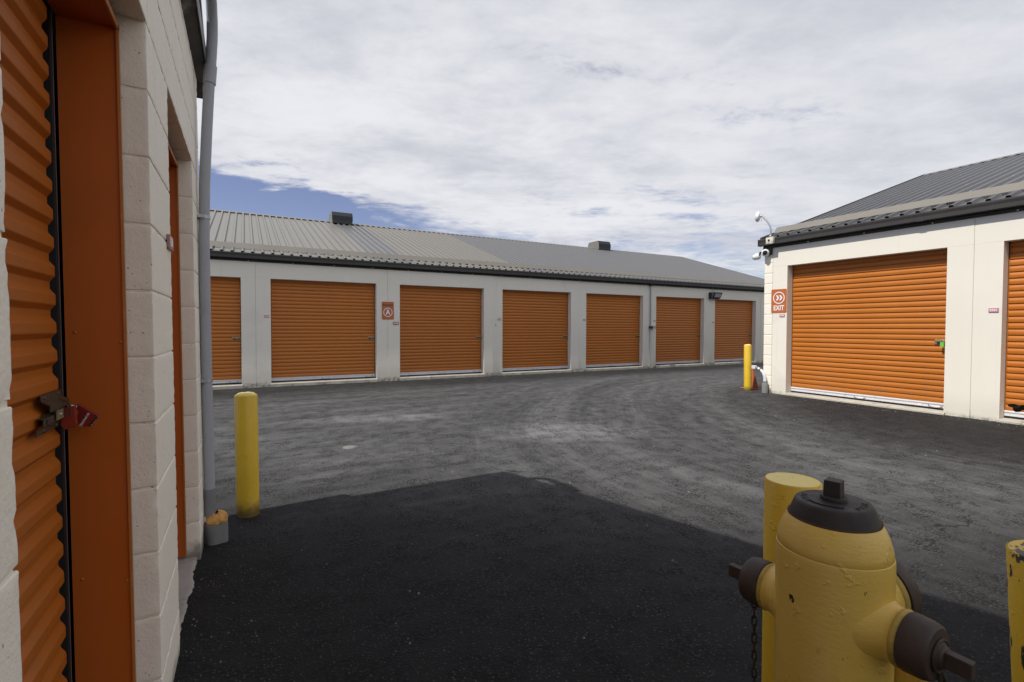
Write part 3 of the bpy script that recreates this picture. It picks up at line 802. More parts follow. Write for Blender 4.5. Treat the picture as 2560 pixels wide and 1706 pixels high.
# ------------------------------------------------------------------ near left building of painted blocks
CH = .2032; Z0 = .080
Y_END = 3.72; LINT = 2.283
OPEN = [(.815, 1.857), (2.30, 3.268)]
def make_left():
    root = empty('storage_building', (XL, Y_END, 0)); tag(root, 'near cream block storage building at left with deep orange door jambs', 'building', 'storage buildings round the yard')
    inv = Vector((XL, Y_END, 0))
    wall = MB(); Y_BEG = -.45
    zc = [LINT-CH*11+CH*i for i in range(16)]           # course lines, the lintel line is one of them
    zc[0] = .0
    top = 2.95
    for c in range(15):
        z0, z1 = zc[c], min(zc[c]+CH if c else zc[1], top)
        if c == 0: z1 = LINT-CH*10
        if z0 >= top-.02: break
        solid = [(Y_BEG, Y_END)] if z0 >= LINT-.01 else [(Y_BEG, OPEN[0][0]), (OPEN[0][1], OPEN[1][0]), (OPEN[1][1], Y_END)]
        for (a, b) in solid:
            cuts = [a]
            if b-a > .5:
                k0 = Y_END-(.2032 if c % 2 else 0)
                ks = sorted(k0-.4064*i for i in range(14))
                for y in ks:
                    if a+.09 < y < b-.09: cuts.append(y)
            cuts.append(b)
            for i in range(len(cuts)-1):
                y0, y1 = cuts[i]+(.0026 if i else 0), cuts[i+1]-(.0026 if i < len(cuts)-2 else 0)
                near = y0 < 2.4
                fc = ['+x']
                if i == 0 and a > Y_BEG: fc.append('-y')
                if i == len(cuts)-2: fc.append('+y')
                if abs(z0-LINT) < .02: fc.append('-z')
                fc += ['-z', '+z', '-y', '+y']
                wall.rbox((XL-.19-inv.x, y0-inv.y, z0+.0028), (XL-inv.x, y1-inv.y, z1-.0028), .0032, .015 if near else .03, M['block'], .0009, 34, c*7+i+int(a*11), faces=tuple(set(fc)), chip=.0022)
    def mort(a, b, z0, z1): wall.box((XL-.186-inv.x, a+.0036-inv.y, z0), (XL-.0045-inv.x, b-.0045-inv.y, z1), M['mortar'])
    for (a, b) in ((Y_BEG, OPEN[0][0]), (OPEN[0][1], OPEN[1][0]), (OPEN[1][1], Y_END)): mort(a, b, -.2, LINT+.006)
    mort(Y_BEG, Y_END, LINT+.006, top)
    wall.build('wall', root, loc=(0, 0, 0))
    L = lambda p: (p[0]-inv.x, p[1]-inv.y, p[2])
    # rest of the building, out of the picture
    sh = MB()
    sh.box(L((XL-.19, -9.0, -.2)), L((XL, Y_BEG-.004, 2.95)), M['block'])
    sh.box(L((-13, Y_END-.19, -.2)), L((XL-.192, Y_END, 2.95)), M['block'])
    sh.box(L((-13.2, -9, -.2)), L((-13.01, Y_END, 2.95)), M['block'])
    sh.box(L((-13, -9.2, -.2)), L((XL, -9.01, 2.95)), M['block'])
    yr = -2.65; s = .40; zt = 3.09
    zr = zt+s*(3.85-yr)
    sh.extrude([(-9.0-inv.y, 3.0), (Y_END-.01-inv.y, 3.0), (yr-inv.y, zr-.20)], XL-.19-inv.x, XL-.03-inv.x, 0, M['panel'])
    sh.build('shell_wall', root)
    rf = MB()
    for sgn in (1, -1):
        e = yr+sgn*6.5
        rf.extrude([(e-inv.y, zt), (yr-inv.y, zr), (yr-inv.y, zr-.045), (e-inv.y, zt-.045)][::sgn], -13.2-inv.x, -.200-inv.x, 0, M['roofA'])
    rf.build('roof', root)
    # soffit, gutter-like eave trim
    g = MB(); y1 = 3.845
    g.extrude([(XL-.02-inv.x, 2.925), (XL+.004-inv.x, 2.921), (-.196-inv.x, 2.958), (-.191-inv.x, 2.963), (-.189-inv.x, 3.035), (-.195-inv.x, 3.043), (XL-.02-inv.x, 3.043)][::-1], -9-inv.y, y1-inv.y, 1, M['gutter_worn'])
    g.extrude([(-.1925-inv.x, 2.953), (-.1885-inv.x, 2.956), (-.187-inv.x, 3.042), (-.190-inv.x, 3.044)][::-1], -9-inv.y, y1+.012-inv.y, 1, M['gutter'])
    g.box(L((XL-.04, y1-.10, 2.868)), L((XL+.030, y1+.02, 2.919)), M['gutter_worn'])
    g.build('gutter', root)
    # doors
    for i, (a, b) in enumerate(OPEN):
        jb = MB(); x0, x1 = XL-.206, XL-.072     # deep steel jamb
        zb = .072
        jy0, jy1 = a+.012, b-.012
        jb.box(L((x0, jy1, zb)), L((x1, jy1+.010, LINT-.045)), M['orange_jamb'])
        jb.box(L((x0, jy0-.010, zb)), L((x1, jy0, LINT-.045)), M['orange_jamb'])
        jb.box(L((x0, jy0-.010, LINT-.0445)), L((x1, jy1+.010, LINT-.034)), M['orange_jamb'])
        for (u, v) in ((jy1-.006, jy1+.0065), (jy0-.0065, jy0+.006)): jb.box(L((x1+.0005, u, zb-.002)), L((x1+.007, v, LINT-.035)), M['orange_edge'])
        jb.box(L((x1+.0005, jy0-.016, LINT-.0495)), L((x1+.007, jy1+.016, LINT-.030)), M['orange_edge'])
        for (zz, yy) in ((1.345, 0), (.62, 0)):
            rivet(jb, L((x0+.022, jy1-.0002, zz)), (0, -1, 0), .0045, M['orange_jamb']); rivet(jb, L((x1-.008, jy1-.0002, zz-.03)), (0, -1, 0), .0045, M['orange_edge'])
        jb.box(L((x1-.012, jy1+.0105, zb)), L((x1+.004, b-.0005, LINT-.03)), M['rubber'])
        jb.build('door_jamb', root)
        # curtain
        yc0, yc1 = jy0+.012, jy1-.078
        xd = XL-.215
        prof = curtain_profile(.10, LINT+.06, .0762, .0145, NEAR)
        cuts = [yc0-.03, yc0, yc0+.01, yc1-.016, yc1-.011, yc1-.001]
        kk = [0, .2, 1, 1, .96, .70]
        vs = []; fs = []; n = len(prof)
        for y, k in zip(cuts, kk):
            for (d, z) in prof: vs.append(L((xd-d*k, y, z)))
        for q in range(len(cuts)-1):
            for j in range(n-1): fs.append((q*n+j, q*n+j+1, (q+1)*n+j+1, (q+1)*n+j))
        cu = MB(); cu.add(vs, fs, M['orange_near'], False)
        dr = cu.build('roller_door', root)
        md = dr.modifiers.new('edge', 'BEVEL'); md.width = .002; md.segments = 2; md.limit_method = 'ANGLE'; md.angle_limit = radians(20)
        tr = MB()
        tr.box(L((xd-.05, yc1+.001, .075)), L((xd-.012, jy1+.02, LINT+.02)), M['rubber'])
        tr.box(L((xd-.012, jy1-.036, .075)), L((xd+.004, jy1-.016, LINT-.02)), M['rubber'])
        tr.box(L((xd-.011, jy1-.0155, .075)), L((xd+.0035, jy1-.008, LINT-.02)), M['track'])
        for z in [k*.0762+.13 for k in range(28)]:
            tr.box(L((xd-.022, yc1+.006, z)), L((xd-.0115, yc1+.022, z+.026)), M['track'])
        tr.build('guide_track', dr)
        rb = MB(); rb.box(L((xd-.02, yc0, .075)), L((xd+.022, yc1, .098)), M['alu']); rb.build('bottom_rail', dr)
        if i == 0:
            lt = MB(); xf = xd+.016
            y0, y1l = yc1-.172, yc1-.004
            hat = [(xf, 1.190), (xf+.002, 1.174), (xf+.018, 1.164), (xf+.018, 1.148), (xf+.004, 1.141), (xf+.004, 1.137)]
            th = .0022
            back = [(p[0]-th, p[1]-.001) for p in hat][::-1]
            lt.extrude([L((p[0], 0, p[1]))[::2] for p in hat+back], y0+.022-inv.y, y1l-inv.y, 1, M['zinc_dark'])
            low = [(xf+.004, 1.138), (xf+.016, 1.136), (xf+.016, 1.119), (xf+.003, 1.111), (xf+.001, 1.094)]
            back = [(p[0]-th, p[1]-.001) for p in low][::-1]
            lt.extrude([L((p[0], 0, p[1]))[::2] for p in low+back], y0-.020-inv.y, y1l-inv.y, 1, M['zinc_dark'])
            lt.box(L((xf+.019, y0+.055, 1.122)), L((xf+.0225, y0+.100, 1.146)), M['zinc'])
            lt.box(L((xf+.0162, y0-.004, 1.121)), L((xf+.0172, y0+.006, 1.133)), M['black'])
            lt.extrude([L((p[0], 0, p[1]))[::2] for p in ((xf+.010, 1.172), (xf+.028, 1.162), (xf+.033, 1.150), (xf+.033, 1.122), (xf+.030, 1.122), (xf+.030, 1.149), (xf+.026, 1.159), (xf+.010, 1.168))], y0+.116-inv.y, y0+.121-inv.y, 1, M['zinc_dark'])
            for (yy, zz) in ((y0+.04, 1.182), (y0+.145, 1.182), (y0+.03, 1.1005), (y0+.12, 1.1005)): rivet(lt, L((xf+.0012, yy, zz)), (1, 0, 0), .005, M['zinc_dark'])
            rivet(lt, L((xf+.0225, y0+.078, 1.134)), (1, 0, 0), .004, M['steel'])
            lt.build('latch', dr)
    bkk = MB(); bkk.box(L((-.62, .6, -.1)), L((-.60, 3.5, 2.6)), M['rubber']); bkk.build('inner_partition', root)
    # thresholds of broken concrete under the openings
    th = MB()
    for i, (a, b) in enumerate(OPEN):
        ny = 60; vs = []; fs = []
        for k in range(ny+1):
            y = a-.01+(b-a+.02)*k/ny
            zt_ = max(ground_z(XL, y)+.004, .052)
            e = XL-.012+.014*noise.noise(Vector((y*5, i*9, .3)))+.010*noise.noise(Vector((y*17, i*9, 1.3)))+.005*noise.noise(Vector((y*55, 2, 3)))
            for (x, z) in ((-.60, .068), (XL-.15, .066+.3*(zt_-.066)), (e-.02, zt_+.003), (e-.004, zt_), (e, zt_-.006), (e+.001, -.05)): vs.append(L((x, y, z)))
        for k in range(ny):
            for q in range(5): fs.append((k*6+q, k*6+q+1, (k+1)*6+q+1, (k+1)*6+q))
        th.add(vs, fs, M['concrete'], True)
    th.build('door_sill', root)
    return root
make_left()

# red padlock on the near latch
def make_red_lock():
    px = XL-.215+.016
    o = empty('padlock', (px+.014, 1.765, 1.125)); tag(o, 'red padlock hanging from the near latch beside the deep orange jamb', 'padlock', 'padlocks on the door latches')
    tilt = Matrix.Rotation(radians(34), 4, 'Y')
    Mx = Matrix.Translation((.030, .018, -.014)) @ Matrix.Rotation(radians(-10), 4, 'Z') @ tilt @ Matrix.Rotation(pi/2, 4, 'X') @ Matrix.Diagonal((.72, .76, .72, 1))
    b = MB()
    # outline with the notch for the shackle (x along the lock, y across), extruded through the thickness
    out = [(-.044, .026), (-.030, .0265), (.036, .0225), (.038, .020), (.036, -.026), (.032, -.030), (-.012, -.031), (-.018, -.027), (-.019, -.016), (-.016, -.006), (-.018, .004), (-.026, .011), (-.040, .014), (-.046, .020)]
    b.extrude(out, -.011, .011, 2, M['red'], M4=Mx)
    bo = b.build('body', o); bevel(bo, .004, 3)
    k = MB(); k.extrude([(.0375, .019), (.042, .018), (.040, -.024), (.0360, -.026)], -.0095, .0095, 2, M['black'], M4=Mx)
    for q in range(4): k.lathe([(.004, 0), (.004, .002)], M['steel'], 8, Mx @ Matrix.Translation((.0402, -.018+q*.011, 0)) @ Matrix.Rotation(pi/2, 4, 'Y'), cap1=True)
    k.build('base_plate', o)
    h = MB(); Mh = Matrix.Translation((.006, -.020, -.010))
    h.extrude([(-.012, .026), (.014, .030), (.016, -.020), (.010, -.031), (-.006, -.032), (-.014, -.022)], -.008, .010, 1, M['red_bright'], M4=Mh)
    ho = h.build('shackle_guard', o); bevel(ho, .003, 2)
    sh = MB(); sh.tube([(.004, -.018, .012), (.010, -.010, .018), (.016, .0, .014)], .005, M['steel'], 10)
    sh.build('shackle', o)
    text('serial_number', '75H7NK7K', .0118, M['lettering'], o, .0004, .0001, 1.0, Mx @ Matrix.Translation((.014, -.008, .0113)) @ Matrix.Rotation(radians(90), 4, 'Z') @ Matrix.Rotation(radians(4), 4, 'Z'))
make_red_lock()

def small_lock(name, loc, nrm, mat, label):
    o = empty(name, loc); tag(o, label, 'padlock', 'padlocks on the door latches')
    m = facing((0, 0, 0), nrm)
    b = MB(); b.extrude(rrect(.046, .07, .008), .0, .026, 2, mat, M4=m @ Matrix.Translation((0, -.055, 0)))
    bo = b.build('body', o); bevel(bo, .003, 2)
    s = MB(); s.tube([m @ Vector(p) for p in ((-.016, -.022, .013), (-.016, .004, .013), (-.009, .016, .013), (.009, .016, .013), (.016, .004, .013), (.016, -.022, .013))], .0045, M['steel'], 8)
    s.build('shackle', o)
small_lock('padlock', (XE+.105, 3.40, 1.120), (-1, 0, 0), M['green'], 'green padlock on the latch of the sunlit door nearest the exit sign')
def round_lock(loc, label):
    o = empty('padlock', loc); tag(o, label, 'padlock', 'padlocks on the door latches')
    b = MB(); b.lathe([(.018, 0), (.030, .004), (.034, .014), (.030, .024), (.018, .028)], M['steel'], 20, Matrix.Rotation(pi/2, 4, 'X'), cap0=True, cap1=True)
    b.build('body', o)
    s = MB(); s.tube([(-.012, -.012, .026), (-.008, -.012, .040), (.008, -.012, .040), (.012, -.012, .026)], .004, M['steel'], 8); s.build('shackle', o)
round_lock((5.985, YA+.118, 1.048), 'round steel padlock on the shaded door just right of the letter A sign')
round_lock((12.13, YA+.140, 1.003), 'round steel padlock on the shaded door just left of the wall conduit')

# ------------------------------------------------------------------ signs and unit numbers
def sign_plate(name, loc, nrm, w, h, mat, label, cat='sign', th=.004, r=.02, group=None):
    o = empty(name, loc); tag(o, label, cat, group)
    m = facing((0, 0, 0), nrm)
    b = MB(); b.extrude(rrect(w, h, r), .001, th+.001, 2, mat, M4=m)
    b.build('plate', o)
    return o, m
NA, NE = (0, -1, 0), (-1, 0, 0)
o, m = sign_plate('building_sign', (3.236, YA-.006, 1.770), NA, .31, .46, M['sign'], 'orange sign with the word building and a circled letter A', r=.022)
text('lettering', 'BUILDING', .062, M['black'], o, .0008, .0014, .94, m @ Matrix.Translation((0, .138, .0062)))
rg = MB(); ring(rg, .102, .118, .0052, .0066, M['lettering'], m @ Matrix.Translation((0, -.045, 0))); rg.build('circle', o)
text('letter', 'A', .185, M['lettering'], o, .0008, .006, .86, m @ Matrix.Translation((0, -.045, .0062)))
o, m = sign_plate('exit_sign', (XE-.001, 5.934, 1.837), NE, .312, .462, M['sign'], 'orange exit sign with two white chevrons in a circle on the sunlit wall corner', r=.024)
rg = MB(); ring(rg, .101, .117, .0052, .0066, M['lettering'], m @ Matrix.Translation((0, .062, 0))); rg.build('circle', o)
for dx in (-.060, .006):
    cv = MB(); cv.extrude([(dx, .050), (dx+.034, .050), (dx+.066, 0), (dx+.034, -.050), (dx, -.050), (dx+.032, 0)], .0052, .0066, 2, M['lettering'], M4=m @ Matrix.Translation((0, .062, 0)))
    cv.build('chevron', o)
text('lettering', 'EXIT', .132, M['lettering'], o, .0008, .0030, .80, m @ Matrix.Translation((.0, -.139, .0062)))
for sx in (-.135, .135):
    for sz in (-.208, .208):
        sc = MB(); rivet(sc, m @ Vector((sx, sz, .0052)), NE, .006, M['zinc_dark']); sc.build('screw', o)

def unit_tag(body, loc, nrm, mat, w, h, label, fs=None, sq=1.0):
    o, m = sign_plate('unit_number', loc, nrm, w, h, mat, label, 'number plate', .008, .003, 'unit number plates beside the doors')
    text('lettering', body, fs or h*.72, M['lettering'], o, .0006, h*.02, sq, m @ Matrix.Translation((0, 0, .0094)))
def offy(x):
    for (a, b, f) in panA:
        if a <= x < b: return f
    return 0
unit_tag('A106', (.413, YA+offy(.4)-.001, 1.602), NA, M['tag'], .104, .057, 'pink number plate left of the widest shaded door')
unit_tag('A105', (3.440, YA+offy(3.4)-.001, 1.439), NA, M['tag_red'], .152, .080, 'red brown number plate A105 just under the circled A sign', .058)
unit_tag('A104', (6.496, YA+offy(6.5)-.001, 1.561), NA, M['tag'], .108, .055, 'pink number plate in shade above the small black wall sticker')
unit_tag('A103', (9.571, YA+offy(9.6)-.001, 1.556), NA, M['tag'], .104, .055, 'pink number plate beside the shaded door just left of the wall conduit')
unit_tag('A102', (12.622, YA+offy(12.6)-.001, 1.530), NA, M['tag'], .104, .056, 'pink number plate between the wall conduit and a shaded door')
unit_tag('A101', (15.652, YA+offy(15.6)-.001, 1.485), NA, M['tag'], .104, .056, 'pink number plate on the shaded pier below the floodlight')
unit_tag('E500', (XE-.001, 5.863, 1.553), NE, M['tag'], .104, .052, 'pale pink number plate tucked under the exit sign')
unit_tag('E501', (XE+.001, 2.802, 1.566), NE, M['tag'], .105, .058, 'pale pink number plate E501 on the sunlit pier at far right')
unit_tag('E28', (XL+.0005, 2.235, 1.675), (1, 0, 0), M['tag_wine'], .105, .050, 'wine red number plate on the near block pier', .045)
# small black sticker on the far wall
st = MB(); m = facing((6.375, YA+offy(6.4)-.0002, 1.392), NA)
st.lathe([(.011, .0), (.011, .001)], M['black'], 12, m @ Matrix.Translation((0, .020, 0)), cap1=True)
st.box((-.004, -.002, 0), (.004, .012, .001), M['black'], m); st.box((-.026, -.030, 0), (.026, -.018, .001), M['black'], m)
tag(st.build('wall_sticker'), 'small black sticker on the shaded far wall', 'sticker')

# ------------------------------------------------------------------ fittings of the far building
def make_wall_conduit():
    o = empty('wall_conduit', (12.405, YA+.02, -.10)); tag(o, 'thin grey conduit running down the shaded far wall between two doors', 'conduit')
    p = MB(); p.tube([(0, -.035, .02), (0, -.035, 1.4), (0, -.035, 2.86)], .022, M['steel'], 10); p.build('pipe', o)
    h = MB(); h.box((-.06, -.10, 2.845), (.09, .0, 2.93), M['ventdark']); h.box((-.16, -.13, 2.931), (.16, .0, 2.945), M['steel']); h.build('head_box', o)
    c = MB(); c.box((-.05, -.115, 1.37), (.035, .0, 1.45), M['ventdark']); c.box((.036, -.13, 1.36), (.16, -.02, 1.455), M['steel']); c.build('junction_box', o)
make_wall_conduit()
def make_floodlight():
    o = empty('floodlight', (15.62, YA+.02, 2.50)); tag(o, 'black box floodlight under the eave of the shaded building', 'light')
    b = MB()
    b.extrude([(0, -.13), (-.13, -.13), (-.17, -.10), (-.27, .08), (-.25, .11), (0, .11)], -.24, .20, 0, M['ventdark'])
    bo = b.build('housing', o); bevel(bo, .008, 2)
    g = MB(); a = Vector((-.170, -.098)); c = Vector((-.268, .078)); n = Vector((-.88, -.48))*.006
    P = [(a.x+.15*(c.x-a.x)+n.x, a.y+.15*(c.y-a.y)+n.y), (a.x+.9*(c.x-a.x)+n.x, a.y+.9*(c.y-a.y)+n.y)]
    P2 = [(p[0]-n.x*.6, p[1]-n.y*.6) for p in P][::-1]
    g.extrude(P+P2, -.17, .16, 0, M['lamp_glass']); g.build('glass', o)
    w = MB(); w.tube([(-.05, -.05, .11), (-.05, -.05, .24), (-.09, -.045, .33), (-.35, -.04, .36)], .010, M['steel'], 8); w.build('cable', o)
make_floodlight()

# ------------------------------------------------------------------ fittings on the corner of the right building
def make_dish():
    o = empty('antenna', (XE-.02, 6.12, 3.09)); tag(o, 'white round antenna on a bent mast at the right building eave corner', 'antenna')
    p = MB(); p.tube([(.02, .0, -.02), (.0, -.01, .12), (-.01, -.005, .22), (-.02, .05, .33), (-.03, .17, .47)], .017, M['pvc'], 10); p.build('mast', o)
    f = MB(); f.lathe([(.07, 0), (.07, .012), (.025, .02), (.022, .05)], M['steel'], 20, cap0=True, cap1=True); f.build('foot', o)
    m = Matrix.Translation((-.045, .235, .455)) @ Vector((-.55, .82, .10)).to_track_quat('Z', 'Y').to_matrix().to_4x4()
    d = MB(); d.lathe([(.0, -.035), (.05, -.034), (.088, -.020), (.103, .0), (.098, .022), (.07, .046), (.03, .058), (.0, .060)], M['white'], 32, m); d.build('dish', o)
    b = MB(); b.tube([(-.03, .165, .465), (-.035, .20, .46)], .024, M['white'], 10)
    b.tube([(-.03, .19, .44), (-.04, .215, .38), (-.02, .18, .36), (-.03, .17, .45)], .004, M['white'], 6); b.build('bracket', o)
make_dish()
def make_box():
    o = empty('junction_box', (XE-.143, 6.02, 2.945)); tag(o, 'cream square box with a dark hole on the right building gutter', 'box')
    b = MB(); b.extrude(rrect(.145, .125, .012), 0, .055, 2, M['panel'], M4=facing((0, 0, .065), NE)); bo = b.build('box_body', o); bevel(bo, .004, 2)
    h = MB(); h.lathe([(.022, .0), (.022, .0015)], M['black'], 16, facing((-.0555, .012, .068), NE), cap1=True)
    h.tube([(-.056, .006, .055), (-.057, .002, .035), (-.057, .010, .02)], .004, M['black'], 6); h.build('hole_cover', o)
make_box()
def make_cam(loc, look, label, dome):
    o = empty('security_camera', loc); tag(o, label, 'camera', 'security cameras on the right corner')
    m = Vector(look).normalized().to_track_quat('Z', 'Y').to_matrix().to_4x4()
    b = MB()
    if dome:
        b.lathe([(.055, -.085), (.060, -.06), (.060, -.045), (.066, -.04), (.072, .0), (.068, .03), (.050, .048), (.046, .048)], M['white'], 32, m, cap0=True, cap1=True)
        b.build('housing', o)
        l = MB(); l.lathe([(.046, .0485), (.044, .064), (.034, .080), (.018, .089), (.001, .092)], M['lens'], 28, m); l.build('lens', o)
    else:
        b.lathe([(.055, -.055), (.064, -.045), (.064, -.015), (.068, -.01), (.068, .0), (.058, .02), (.050, .060), (.042, .070)], M['white'], 32, m, cap0=True, cap1=True)
        b.build('housing', o)
        l = MB(); l.lathe([(.041, .0705), (.036, .079), (.02, .085), (.001, .087)], M['lens'], 28, m); l.build('lens', o)
    return o
make_cam((XE-.085, 6.175, 2.800), (-.86, -.42, -.10), 'white dome camera with a black lens under the right building eave', True)
c2 = make_cam((XE-.060, 6.375, 2.750), (-.25, .93, -.22), 'white bullet camera pointing left off the right building corner', False)
br = MB(); br.tube([(.03, -.06, .09), (.02, -.05, .04), (.01, -.04, .0)], .018, M['ventdark'], 8); br.build('bracket', c2)
# backing boxes of the two cameras
bb = MB(); bb.box((XE-.04, 6.08, 2.76), (XE-.003, 6.26, 2.885), M['ventdark']); tag(bb.build('mounting_plate'), 'black mounting plate behind the cameras on the right corner', 'plate')

def make_stub():
    o = empty('conduit_stub', (XE-.055, 6.165, 0)); tag(o, 'bent white conduit rising from a grey sleeve at the right building corner', 'conduit')
    s = MB(); s.lathe([(.058, -.1), (.060, .195), (.055, .206)], M['pier'], 28, cap1=True); s.build('sleeve', o)
    p = MB(); p.tube([(0, 0, .19), (0, 0, .28), (0, -.005+.02, .345), (0, .045, .415), (0, .095, .462), (0, .16, .495)], .027, M['pvc_white'], 14); p.build('pipe', o)
    for (pa, pb, rr, mm) in (((0, .155, .492), (0, .20, .510), .032, M['pvc_bare']), ((0, .10, .465), (0, .118, .475), .032, M['zinc_dark']), ((0, 0, .20), (0, 0, .25), .033, M['pvc_bare'])):
        c = MB(); c.tube([pa, pb], rr, mm, 14); c.build('collar', o)
    e = MB(); e.box((-.03, .20, .475), (.03, .29, .545), M['pvc_white']); e.box((-.024, .29, .485), (.024, .305, .535), M['black']); eo = e.build('elbow_box', o); bevel(eo, .008, 2)
make_stub()

def bollard(name, loc, h, r, label, mat, top='dome', tilt=(0, 0, 0), fill=None):
    o = empty(name, loc, tilt); tag(o, label, 'bollard', 'yellow steel bollards')
    b = MB()
    if top == 'dome':
        b.lathe([(r, -.15), (r, h-.006), (r-.003, h), (r-.010, h+.001)], mat, 40); b.build('post', o)
        c = MB(); prof = [(r-.007, h-.002), (r-.011, h+.005), (r*.70, h+.012), (r*.42, h+.017), (.002, h+.018)]
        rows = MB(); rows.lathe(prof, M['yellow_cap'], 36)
        vv = []
        for p in rows.v:
            q = Vector(p); q += Vector((0, 0, 1))*.006*noise.noise(q*26)+Vector((q.x, q.y, 0))*.05*noise.noise(q*18+Vector((9, 2, 1)))
            vv.append(tuple(q))
        rows.v = vv; rows.build('cap', o)
    else:
        b.lathe([(r, -.15), (r, h-.003), (r-.003, h), (r-.003, h)], mat, 48); b.build('post', o)
        c = MB()
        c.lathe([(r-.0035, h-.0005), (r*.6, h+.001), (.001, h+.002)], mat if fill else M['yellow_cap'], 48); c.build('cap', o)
        if fill:
            f = MB(); rows = []; n = 36
            for k, rr in enumerate((.0, .25, .5, .8, 1.0)):
                for i in range(n):
                    a = 2*pi*i/n; e = r*.62*rr*(1+.22*noise.noise(Vector((cos(a)*2, sin(a)*2, 3))))
                    rows.append((e*cos(a)+.012, e*sin(a)-.02, h+.004+.026*(1-rr**2)+.006*noise.noise(Vector((cos(a)*rr*6, sin(a)*rr*6, 1)))))
            f.add(rows, [(k*n+i, k*n+(i+1) % n, (k+1)*n+(i+1) % n, (k+1)*n+i) for k in range(4) for i in range(n)], fill, True)
            f.build('concrete_fill', o)
    return o
BR = .0735
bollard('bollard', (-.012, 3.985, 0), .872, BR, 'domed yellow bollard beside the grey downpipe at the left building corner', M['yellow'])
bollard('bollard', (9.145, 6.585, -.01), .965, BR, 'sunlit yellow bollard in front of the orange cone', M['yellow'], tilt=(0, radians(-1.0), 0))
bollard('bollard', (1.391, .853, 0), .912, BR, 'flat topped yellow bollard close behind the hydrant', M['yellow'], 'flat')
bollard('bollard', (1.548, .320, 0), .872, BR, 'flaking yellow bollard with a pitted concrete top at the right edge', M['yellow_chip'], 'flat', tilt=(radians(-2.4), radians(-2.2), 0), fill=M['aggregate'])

def make_cone():
    o = empty('traffic_cone', (9.52, 6.76, -.012)); tag(o, 'faded orange traffic cone half hidden behind the sunlit bollard', 'cone')
    b = MB(); b.extrude(rrect(.36, .36, .05), .005, .035, 2, M['cone']); bo = b.build('base', o); bevel(bo, .006, 2)
    c = MB(); c.lathe([(.135, .035), (.125, .06), (.030, .455), (.026, .46)], M['cone'], 32, cap1=True); c.build('body', o)
make_cone()

# ------------------------------------------------------------------ downpipe-like conduit at the left corner
def make_mast():
    o = empty('service_conduit', (0, 3.55, 0)); tag(o, 'tall grey conduit up the left building corner with orange foam at its foot', 'conduit')
    base = [(-.217, 0, .08), (-.218, 0, .182), (-.220, 0, .66), (-.222, 0, 1.156), (-.220, 0, 1.893), (-.211, 0, 2.234), (-.193, 0, 2.568), (-.179, 0, 2.795), (-.162, 0, 3.016), (-.155, -.005, 3.12), (-.152, -.03, 3.21), (-.152, -.085, 3.29), (-.155, -.16, 3.335), (-.16, -.24, 3.35), (-.165, -.30, 3.34)]
    p = MB(); p.tube(base[1:], .0295, M['pvc'], 20); p.build('pipe', o)
    c = MB(); c.tube([(-.2185, 0, .185), (-.2185, 0, .29), (-.2187, 0, .30), (-.2188, 0, .355)], [.0315, .0315, .033, .033], M['pvc_bare'], 20); c.build('coupling', o)
    c = MB(); c.tube([(-.175, 0, 2.845), (-.166, 0, 2.955)], .0345, M['pvc'], 20); c.build('coupling', o)
    for z, x in ((2.03, -.217), (1.03, -.222)):
        s = MB(); s.tube([(x, 0, z-.010), (x, 0, z+.010)], .0335, M['steel'], 20); s.box((XL, -.045, z-.010), (x, .045, z+.010), M['steel']); s.build('strap', o)
    w = MB(); w.tube([(-.165, -.26, 3.35), (-.16, -.33, 3.345), (-.15, -.42, 3.345), (-.13, -.52, 3.36)], [.034, .058, .050, .010], M['pvc_bare'], 16); w.build('weather_head', o)
    k = MB(); gz_ = ground_z(-.19, 3.53)
    kk = Matrix.Translation((-.190, -.025, 0)) @ Matrix.Rotation(radians(28), 4, 'Z')
    k.extrude(rrect(.118, .118, .034, 6), gz_-.1, gz_+.118, 2, M['pier'], M4=kk, smooth=False); ko = k.build('footing', o); bevel(ko, .005, 2, 50)
    f = MB(); n = 28; rows = []
    for j, (rr, zz) in enumerate(((.058, .120), (.063, .132), (.056, .150), (.036, .166), (.012, .172))):
        for i in range(n):
            a = 2*pi*i/n
            d = Vector((cos(a), sin(a), 0)); g = noise.noise(Vector((cos(a)*2.2, sin(a)*2.2, zz*25)))
            lift = .016*max(0, cos(a-radians(25)))*(j > 0)
            r_ = rr*(1+.20*g)
            rows.append((-.190+d.x*r_+.006, -.022+d.y*r_, gz_+zz+lift+.010*g))
    f.add(rows, [(j*n+i, j*n+(i+1) % n, (j+1)*n+(i+1) % n, (j+1)*n+i) for j in range(4) for i in range(n)], M['foam'], True)
    fo = f.build('foam', o)
    sb = fo.modifiers.new('s', 'SUBSURF'); sb.levels = 1; sb.render_levels = 2
    tx = bpy.data.textures.new('foam_lumps', 'CLOUDS'); tx.noise_scale = .022
    dm = fo.modifiers.new('d', 'DISPLACE'); dm.texture = tx; dm.strength = .016; dm.mid_level = .5
make_mast()

